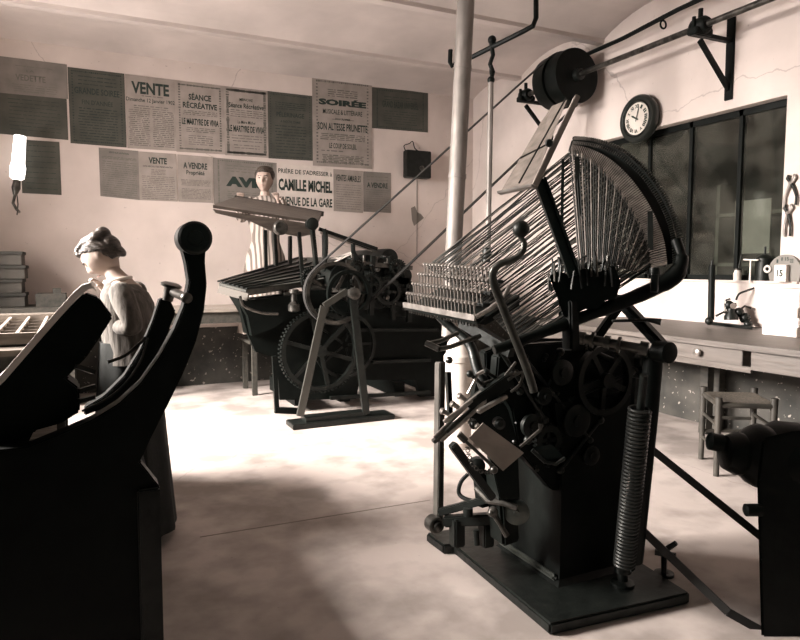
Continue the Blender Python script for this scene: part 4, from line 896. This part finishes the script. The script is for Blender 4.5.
# ================================================================== PLATEN PRESS (left foreground)
pl = thing('platen_press', (0, 2.1, 0), 'dark treadle platen press with curved ball-ended arm in the left foreground', 'printing press')
def Z(L, y): return [PY(a, b, y) for a, b in L]
A1 = [(182, 247), (186, 262), (189, 282), (184, 305), (174, 330), (160, 356), (140, 384), (118, 404), (92, 420), (60, 434), (28, 447), (-20, 452), (-20, 660), (158, 660), (160, 487), (140, 462), (150, 440), (168, 405), (184, 372), (196, 342), (204, 312), (207, 285), (205, 262), (206, 248)]
obj('near_side_frame', MB().prism(Z(A1, 1.92), (0, .07, 0), .004), iron, pl)
bc = PY(195, 238, 1.90); obj('arm_roller', MB().lathe(bc-V((0, .01, 0)), (0, 1, 0), [(-.004, .02), (0, .022), (0, .040), (.006, .047), (.09, .047), (.096, .04)], 36), iron2, pl)
A2 = [(160, 298), (170, 300), (176, 312), (166, 338), (150, 366), (128, 392), (104, 408), (84, 416), (84, 408), (104, 396), (124, 376), (140, 350), (152, 322)]
obj('far_arm', MB().prism(Z(A2, 2.22), (0, .06, 0), .004), iron, pl)
obj('arm_link', MB().cyl(PY(173, 292, 2.20), PY(189, 299, 1.96), .014).sphere(PY(187, 298, 1.93), .018), steel, pl)
dc = PY(171, 287, 2.2); obj('ink_disc', MB().lathe(dc, V((.25, -.1, 1)), [(-.045, .016), (-.004, .02), (0, .032), (.008, .034), (.014, .022)], 28), steel, pl)
obj('arm_rod_highlight', MB().tube(Z([(146, 337), (138, 345), (124, 356), (108, 362)], 2.0), .005, 6, smooth=True).tube(Z([(148, 338), (140, 362), (124, 385), (105, 400), (82, 411)], 1.99), .0035, 6, smooth=True), steel, pl)  # thinner bright tube stands in for the highlight along the arm's curve
B1 = [(-20, 398), (0, 384), (40, 338), (84, 293), (99, 298), (113, 317), (97, 342), (86, 358), (66, 378), (79, 388), (80, 412), (60, 424), (34, 431), (26, 447), (-20, 455)]
obj('platen_casting', MB().prism(Z(B1, 1.99), (0, .11, 0), .005), iron, pl)
for a, b in (((76, 366), (94, 372)), ((79, 391), (95, 386)), ((79, 401), (94, 397))): obj('link_bar', MB().bar(PY(*a, 1.97), PY(*b, 2.0), .012, .012), iron2, pl)
ts = MB(); top = Z([(-20, 394), (0, 376), (40, 330), (72, 294), (82, 285), (90, 283), (92, 287)], 1.97); vv = []
for k, y_ in enumerate((0, .12)): vv.append([p+V((-.10*k*0, y_, 0)) for p in top])
rg_ = [[a, b, b+V((.010, 0, -.014)), a+V((.010, 0, -.014))] for a, b in zip(vv[0], vv[1])]
ts.loft(rg_); tag(obj('paper_sheet', ts, paper), 'pale sheet of paper lying on the tilted platen in front of the seated girl', 'paper sheet')
obj('body_box', MB().box((PY(-30, 500, 2.0).x, 2.0, .02), (PY(157, 520, 2.0).x, 2.75, .62), .01), iron, pl)
obj('treadle_bar', MB().bar(V((-.3, 2.0, .1)), V((.25, 2.0, .1)), .06, .06), iron2, pl)
obj('front_leg', MB().bar(PY(148, 487, 1.93), V((PY(150, 590, 1.93).x, 1.93, 0)), .05, .06, .005), iron2, pl)
# ================================================================== PEOPLE
def grown(chains, sub=2):
    """skin surface over joint chains [(point, radius), ...]; the chains meet at shared points"""
    verts = []; rad = []; edges = []; idx = {}
    for ch in chains:
        last = None
        for p, r in ch:
            key = tuple(round(c, 4) for c in p)
            if key not in idx: idx[key] = len(verts); verts.append(V(p)); rad.append(r)
            i = idx[key]
            if last is not None and last != i: edges.append((last, i))
            last = i
    me = bpy.data.meshes.new('tmp'); me.from_pydata(verts, edges, [])
    o = bpy.data.objects.new('tmp', me); COL.objects.link(o)
    sk = o.modifiers.new('s', 'SKIN'); sk.use_smooth_shade = True
    for i, d in enumerate(me.skin_vertices[0].data):
        r = rad[i]; d.radius = r if isinstance(r, tuple) else (r, r); d.use_root = (i == 0)
    ss = o.modifiers.new('u', 'SUBSURF'); ss.levels = ss.render_levels = sub
    dg = bpy.context.evaluated_depsgraph_get(); out = bpy.data.meshes.new_from_object(o.evaluated_get(dg))
    bpy.data.objects.remove(o); return out
def fuse(mb, vox):
    me = bpy.data.meshes.new('tmp'); mb.bm.to_mesh(me); mb.bm.free()
    o = bpy.data.objects.new('tmp', me); COL.objects.link(o)
    r = o.modifiers.new('r', 'REMESH'); r.mode = 'VOXEL'; r.voxel_size = vox
    s = o.modifiers.new('m', 'SMOOTH'); s.iterations = 2; s.factor = .5
    dg = bpy.context.evaluated_depsgraph_get(); out = bpy.data.meshes.new_from_object(o.evaluated_get(dg))
    bpy.data.objects.remove(o); m2 = MB(); m2.bm.from_mesh(out); return m2
def gauss(d, t, s): return math.exp(-((d-t).length/s)**2)
class Head:
    def __init__(s, c, f, u, h):
        s.c = V(c); s.f = V(f).normalized(); s.l = V(u).cross(s.f).normalized(); s.u = s.f.cross(s.l).normalized(); s.h = h
    def at(s, x, y, z): return s.c+(s.f*x+s.l*y+s.u*z)*s.h          # unit = head height
    def surf(s, d, k=1.0):
        d = V(d).normalized(); x, y, z = d
        rx, ry, rz = .40, .325, .5
        if z < 0:
            ry *= 1-.30*(-z)**1.6; rx *= (1-.10*(-z)) if x > 0 else (1-.42*min(1, -z*1.3))
        p = V((x*rx, y*ry, z*rz))
        if x > 0: p.x *= 1-.06*abs(z)
        if k == 1.0:
            p.x += .085*gauss(d, V((.97, 0, -.20)).normalized(), .15)+.045*gauss(d, V((.99, 0, -.02)).normalized(), .13)
            for sy in (-1, 1):
                p.x -= .045*gauss(d, V((.9, sy*.34, .06)).normalized(), .17)
                p.x += .020*gauss(d, V((.85, sy*.36, .28)).normalized(), .16); p.x += .012*gauss(d, V((.8, sy*.5, -.25)).normalized(), .22)
            p.x += .028*gauss(d, V((.85, 0, -.52)).normalized(), .12)-.015*gauss(d, V((.85, 0, -.40)).normalized(), .06)
            p.x += .045*gauss(d, V((.55, 0, -.84)).normalized(), .22)
        return s.c+(s.f*p.x+s.l*p.y+s.u*p.z)*s.h*k
    def into(s, mb):
        t = bmesh.new(); bmesh.ops.create_icosphere(t, subdivisions=5, radius=1)
        for v in t.verts: v.co = s.surf(v.co)
        mb.merge(t)
        R = Matrix((s.f, s.l, s.u)).transposed()
        for sy in (-1, 1): mb.sphere(s.at(-.02, sy*.315, -.02), .075*s.h, (.7, .35, 1.25), R, 12)
    def face_parts(s, root):
        R = Matrix((s.f, s.l, s.u)).transposed()
        for sy in (-1, 1):
            obj('eye', MB().sphere(s.at(.335, sy*.125, .03), .036*s.h, (.6, 1.25, .62), R, 10), mat('dark_eye', (.05, .04, .03), .25), root)
            obj('eyebrow', MB().tube([s.at(.375, sy*.05, .105), s.at(.375, sy*.12, .125), s.at(.325, sy*.2, .105)], .012*s.h, 6), hairm, root)
        obj('lips', MB().tube([s.at(.345, -.085, -.262), s.at(.385, 0, -.262), s.at(.345, .085, -.262)], [.008*s.h, .019*s.h, .008*s.h], 6), mat('lip_tone', (.38, .25, .21), .5), root)
    def hair(s, root, front=.62, low=-.55, k=1.07, extra=None):
        t = bmesh.new(); bmesh.ops.create_icosphere(t, subdivisions=5, radius=1)
        kill = []
        for v in t.verts:
            d = v.co.copy()
            ang = math.atan2(d.y, d.x)
            lim = .52-.0*d.x if d.x > .25 else (low if d.x < -.15 else -.08)
            if d.x > -.22: lim = .50 if d.x > .5 else .50-(.5-d.x)*.62
            elif d.x > -.5: lim = .05+(d.x+.22)*2.2
            keep = d.z > lim
            if not keep: kill.append(v)
            wob = 1+.018*math.sin(22*ang+7*d.z)+.012*math.sin(41*d.y+9*d.z)
            v.co = s.surf(d, k*wob)
        bmesh.ops.delete(t, geom=kill, context='VERTS')
        ret = bmesh.ops.solidify(t, geom=t.faces[:], thickness=.05*s.h)
        mb = MB(); mb.merge(t)
        if extra: extra(mb, s)
        return obj('hair', fuse(mb, .0045), hairm, root)
def hand(mb, wrist, d, palm_n, sz=1.0, curl=.5, side=1):
    """palm, four unequal curled fingers and a side thumb, all skinned chains fused into mb"""
    w0 = V(wrist); d = V(d).normalized(); n = V(palm_n).normalized(); s = d.cross(n).normalized()*side
    L = .085*sz
    ch = [[(w0-d*.02, .021*sz), (w0, .020*sz), (w0+d*L*.5, (.020*sz)), (w0+d*L*.85, .018*sz)]]
    mb.mesh(grown(ch, 1))
    for q in (-.9, -.3, .3, .9): mb.mesh(grown([[(w0+d*.01+s*q*.008*sz, .013*sz), (w0+d*L+s*q*.028*sz, .011*sz)]], 1))
    for k, (q, l) in enumerate(((-1, .8), (-.35, .95), (.35, 1.0), (1, .9))):
        p = w0+d*L*.9+s*q*.029*sz; seg = .030*sz*l; a = 0; pts = [(p-d*.01, .0098*sz)]; dirc = d
        for m, rr in enumerate((.0095, .0088, .0078)):
            a += curl*(.55 if m == 0 else .75); dd_ = d*math.cos(a)+n*math.sin(a); p = p+dd_*seg*(1.15 if m == 0 else .85); pts.append((p, rr*sz))
        mb.mesh(grown([pts], 1))
    p = w0+d*L*.25+s*.022*sz; t1 = p+(d*.6+s*.75+n*.2).normalized()*.036*sz; t2 = t1+(d*.85+s*.25+n*.4).normalized()*.03*sz
    mb.mesh(grown([[(p, .0135*sz), (t1, .011*sz), (t2, .009*sz)]], 1))
def ell(c, a, b, ra, rb, n=36, wav=0, ph=0, k=9):
    return [V(c)+V(a)*ra*math.cos(2*math.pi*i/n)*(1+wav*math.sin(k*2*math.pi*i/n+ph))+V(b)*rb*math.sin(2*math.pi*i/n)*(1+wav*math.sin(k*2*math.pi*i/n+ph)) for i in range(n)]
# --- standing woman behind the press
hd_ = 6.75
fW = (-V((FW.x, FW.y, 0))).normalized(); lW = V((0, 0, 1)).cross(fW).normalized()
hc = W(264.5, 180, hd_); bw = V((hc.x, hc.y, 0)); fz = .56
wn = thing('person', (bw.x, bw.y, fz), 'person in a striped dress standing behind the press, facing the camera', 'person')
def B(f, l, z): return bw+fW*f+lW*l+V((0, 0, z))
zh = hc.z; hh = .262
neck = B(-.01, 0, zh-.145); chest = B(-.02, 0, zh-.28); waist = B(0, 0, zh-.62); pel = B(0, 0, zh-.76)
bdy = MB()
ch = [[(pel, .13), (waist, (.12, .09)), (chest, (.15, .10)), (B(-.01, 0, zh-.19), .062), (neck, .050), (B(.01, 0, zh-.1), .052)]]
sh_z = zh-.215; hands_ = []
for s in (-1, 1):
    sp_ = B(-.02, s*.165, sh_z-.01); el_ = B(.10, s*.23, sh_z-.21); wr_ = B(.26, s*.19, sh_z-.03)
    ch.append([(chest, (.15, .10)), (B(-.02, s*.10, sh_z), .055), (sp_, .05), (el_, .038), (wr_, .026)])
    hp = B(0, s*.09, fz+.07+.36); ch.append([(pel, .13), (B(0, s*.085, zh-.84), .085), (B(.02, s*.09, fz+.40), .055), (B(-.01, s*.09, fz+.09), .038), (B(.0, s*.09, fz+.045), .036), (B(.13, s*.1, fz+.035), .03)])
    hands_.append((wr_, (wr_-el_), s))
bdy.mesh(grown(ch)); HW = Head(hc, fW+V((0, 0, .02)), V((0, 0, 1))+lW*.03, hh); HW.into(bdy)
for wr_, d_, s in hands_: hand(bdy, wr_, d_, V((0, 0, -1)), 1, .45, s)
obj('body', fuse(bdy, .0065), skin, wn)
HW.face_parts(wn)
def puff(mb, s):
    R = Matrix((s.f, s.l, s.u)).transposed(); mb.sphere(s.at(-.1, 0, .43), .24*s.h, (1.25, 1.35, .62), R); mb.sphere(s.at(-.42, 0, .1), .16*s.h, (1, 1.1, 1), R)
    for q_ in (-1, 1): mb.sphere(s.at(-.02, q_*.27, .20), .17*s.h, (1.1, .8, 1.25), R)
HW.hair(wn, extra=puff)
dr_ = MB(); rings = []
for z, ra, rb, wv in ((fz+.06, .30, .24, .05), (fz+.35, .26, .21, .05), (zh-.95, .225, .19, .04), (zh-.78, .195, .165, .03), (zh-.64, .145, .125, .01), (zh-.56, .145, .13, .02), (zh-.38, .185, .15, .02), (zh-.27, .20, .13, .01), (zh-.215, .175, .10, 0), (zh-.185, .11, .08, 0), (zh-.165, .068, .066, 0)):
    rings.append(ell(B(-.01, 0, z), lW, fW, ra, rb, wav=wv))
dr_.loft(rings)
obj('dress', dr_, stripem, wn)
for wr_, d_, s in hands_:
    sp_ = B(-.02, s*.165, sh_z-.01); el_ = B(.10, s*.23, sh_z-.21)
    obj('sleeve', MB().mesh(grown([[(B(-.02, s*.11, sh_z), .062), (sp_, .075), (el_, .058), (el_.lerp(wr_, .85), .036)]])), stripem, wn)
for s in (-1, 1): obj('shoe', MB().mesh(grown([[(B(-.03, s*.09, fz+.045), .042), (B(.06, s*.095, fz+.04), .040), (B(.16, s*.1, fz+.035), .034)]])), iron, wn)
# --- girl at the platen press, in profile to the left, looking down
gd = 3.05
f2 = (-V((RT.x, RT.y, 0))*1.0-V((FW.x, FW.y, 0))*.12).normalized(); l2 = V((0, 0, 1)).cross(f2).normalized()
hg = W(101, 256, gd)
gr = thing('person', (W(135, 300, gd).x, W(135, 300, gd).y, 0), 'girl in a pale smock bending her head over the platen press at left', 'person')
gb = V((W(136, 300, gd).x, W(136, 300, gd).y, 0))
def Gp(f, l, z): return gb+f2*(f+.04)+l2*l+V((0, 0, z))
def GW(px, py, lat=0): return W(px, py, gd)+l2*lat          # l2 points towards the camera side for a left-facing body
nk = GW(116, 276); c7 = GW(121, 285); ct = GW(127, 303); wt = GW(133, 345); pv_ = GW(137, 372)
gbod = MB()
ch = [[(pv_, .12), (wt, (.085, .105)), (ct, (.09, .125)), (c7, .055), (nk, .042), (GW(109, 268), .043)]]
arm_n = []
for s in (-1, 1):
    sp_ = GW(129, 291, s*.135); el_ = GW(146, 326, s*.17) if s > 0 else GW(118, 322, s*.19)
    wr_ = GW(119, 318+6, s*.10) if s > 0 else GW(97, 293, s*.13)
    ch.append([(ct, (.09, .125)), (GW(126, 289, s*.08), .05), (sp_, .043), (el_, .033), (wr_, .023)])
    kz_ = .40; ch.append([(pv_, .12), (Gp(0, s*.08, .66), .08), (Gp(.02, s*.08, .38), .05), (Gp(-.02, s*.08, .09), .034), (Gp(-.01, s*.08, .045), .032), (Gp(.12, s*.085, .033), .027)])
    arm_n.append((sp_, el_, wr_, s))
gbod.mesh(grown(ch))
fh = (f2*.70-V((0, 0, 1))*.71); uh = (f2*.71+V((0, 0, 1))*.70)
HG = Head(hg, fh, uh, .212); HG.into(gbod)
for sp_, el_, wr_, s in arm_n: hand(gbod, wr_, (wr_-el_)*1.0+V((0, 0, -.0)), V((0, 0, -1)), .88, .6, -s)
obj('body', fuse(gbod, .0055), skin, gr)
HG.face_parts(gr)
def bun(mb, s):
    R = Matrix((s.f, s.l, s.u)).transposed()
    for x, z, r, q in ((-.20, .31, .24, (1.15, 1.15, .75)), (-.36, .04, .19, (.9, 1.3, 1.2)), (-.36, -.2, .13, (.8, 1.5, 1.3)), (.12, .40, .17, (1.4, 1.5, .6)), (-.38, .30, .17, (1, 1.1, 1)), (.26, .33, .11, (1, 1.9, .8))): mb.sphere(s.at(x, 0, z), r*s.h, q, R)
HG.hair(gr, extra=bun)
sm = MB(); rings = []
fu = (f2*1.0).normalized()
for (px, py, ra, rb, wv) in ((134, 362, .13, .135, .03), (133, 350, .125, .13, .03), (131, 335, .125, .135, .03), (128, 318, .125, .145, .02), (127, 303, .115, .155, .01), (125, 293, .10, .15, 0), (122, 286, .075, .105, 0), (118, 281, .055, .06, 0)):
    rings.append(ell(GW(px, py), f2, l2, ra, rb, wav=wv, k=11))
sm.loft(rings); obj('smock', sm, dressm, gr)
obj('collar', MB().tube([GW(118, 280)+f2*.055*math.cos(a)+l2*.06*math.sin(a)+V((0, 0, .012*math.cos(a)*-1)) for a in [2*math.pi*i/20 for i in range(20)]], .010, 8, close=True), mat('white_linen', (.62, .57, .52), .9), gr)
for sp_, el_, wr_, s in arm_n:
    obj('sleeve', MB().mesh(grown([[(sp_.lerp(GW(126, 289, s*.08), .6), .052), (sp_, .060), (sp_.lerp(el_, .5), .056), (el_, .052), (el_.lerp(wr_, .5), .046), (el_.lerp(wr_, .88), .032)]])), dressm, gr)
skt = MB(); rings = []
for z, ra, rb, wv in ((.05, .19, .22, .05), (.3, .17, .20, .05), (.6, .15, .17, .04), (.82, .135, .15, .03), (.96, .125, .135, .02)):
    rings.append(ell(Gp(.0, 0, z), f2, l2, ra, rb, wav=wv))
skt.loft(rings); obj('skirt', skt, skirtm, gr)
ap_ = MB(); rr_ = []
for s in (-1, 1): obj('shoe', MB().mesh(grown([[(Gp(-.03, s*.08, .042), .038), (Gp(.05, s*.085, .038), .036), (Gp(.14, s*.09, .034), .03)]])), iron, gr)
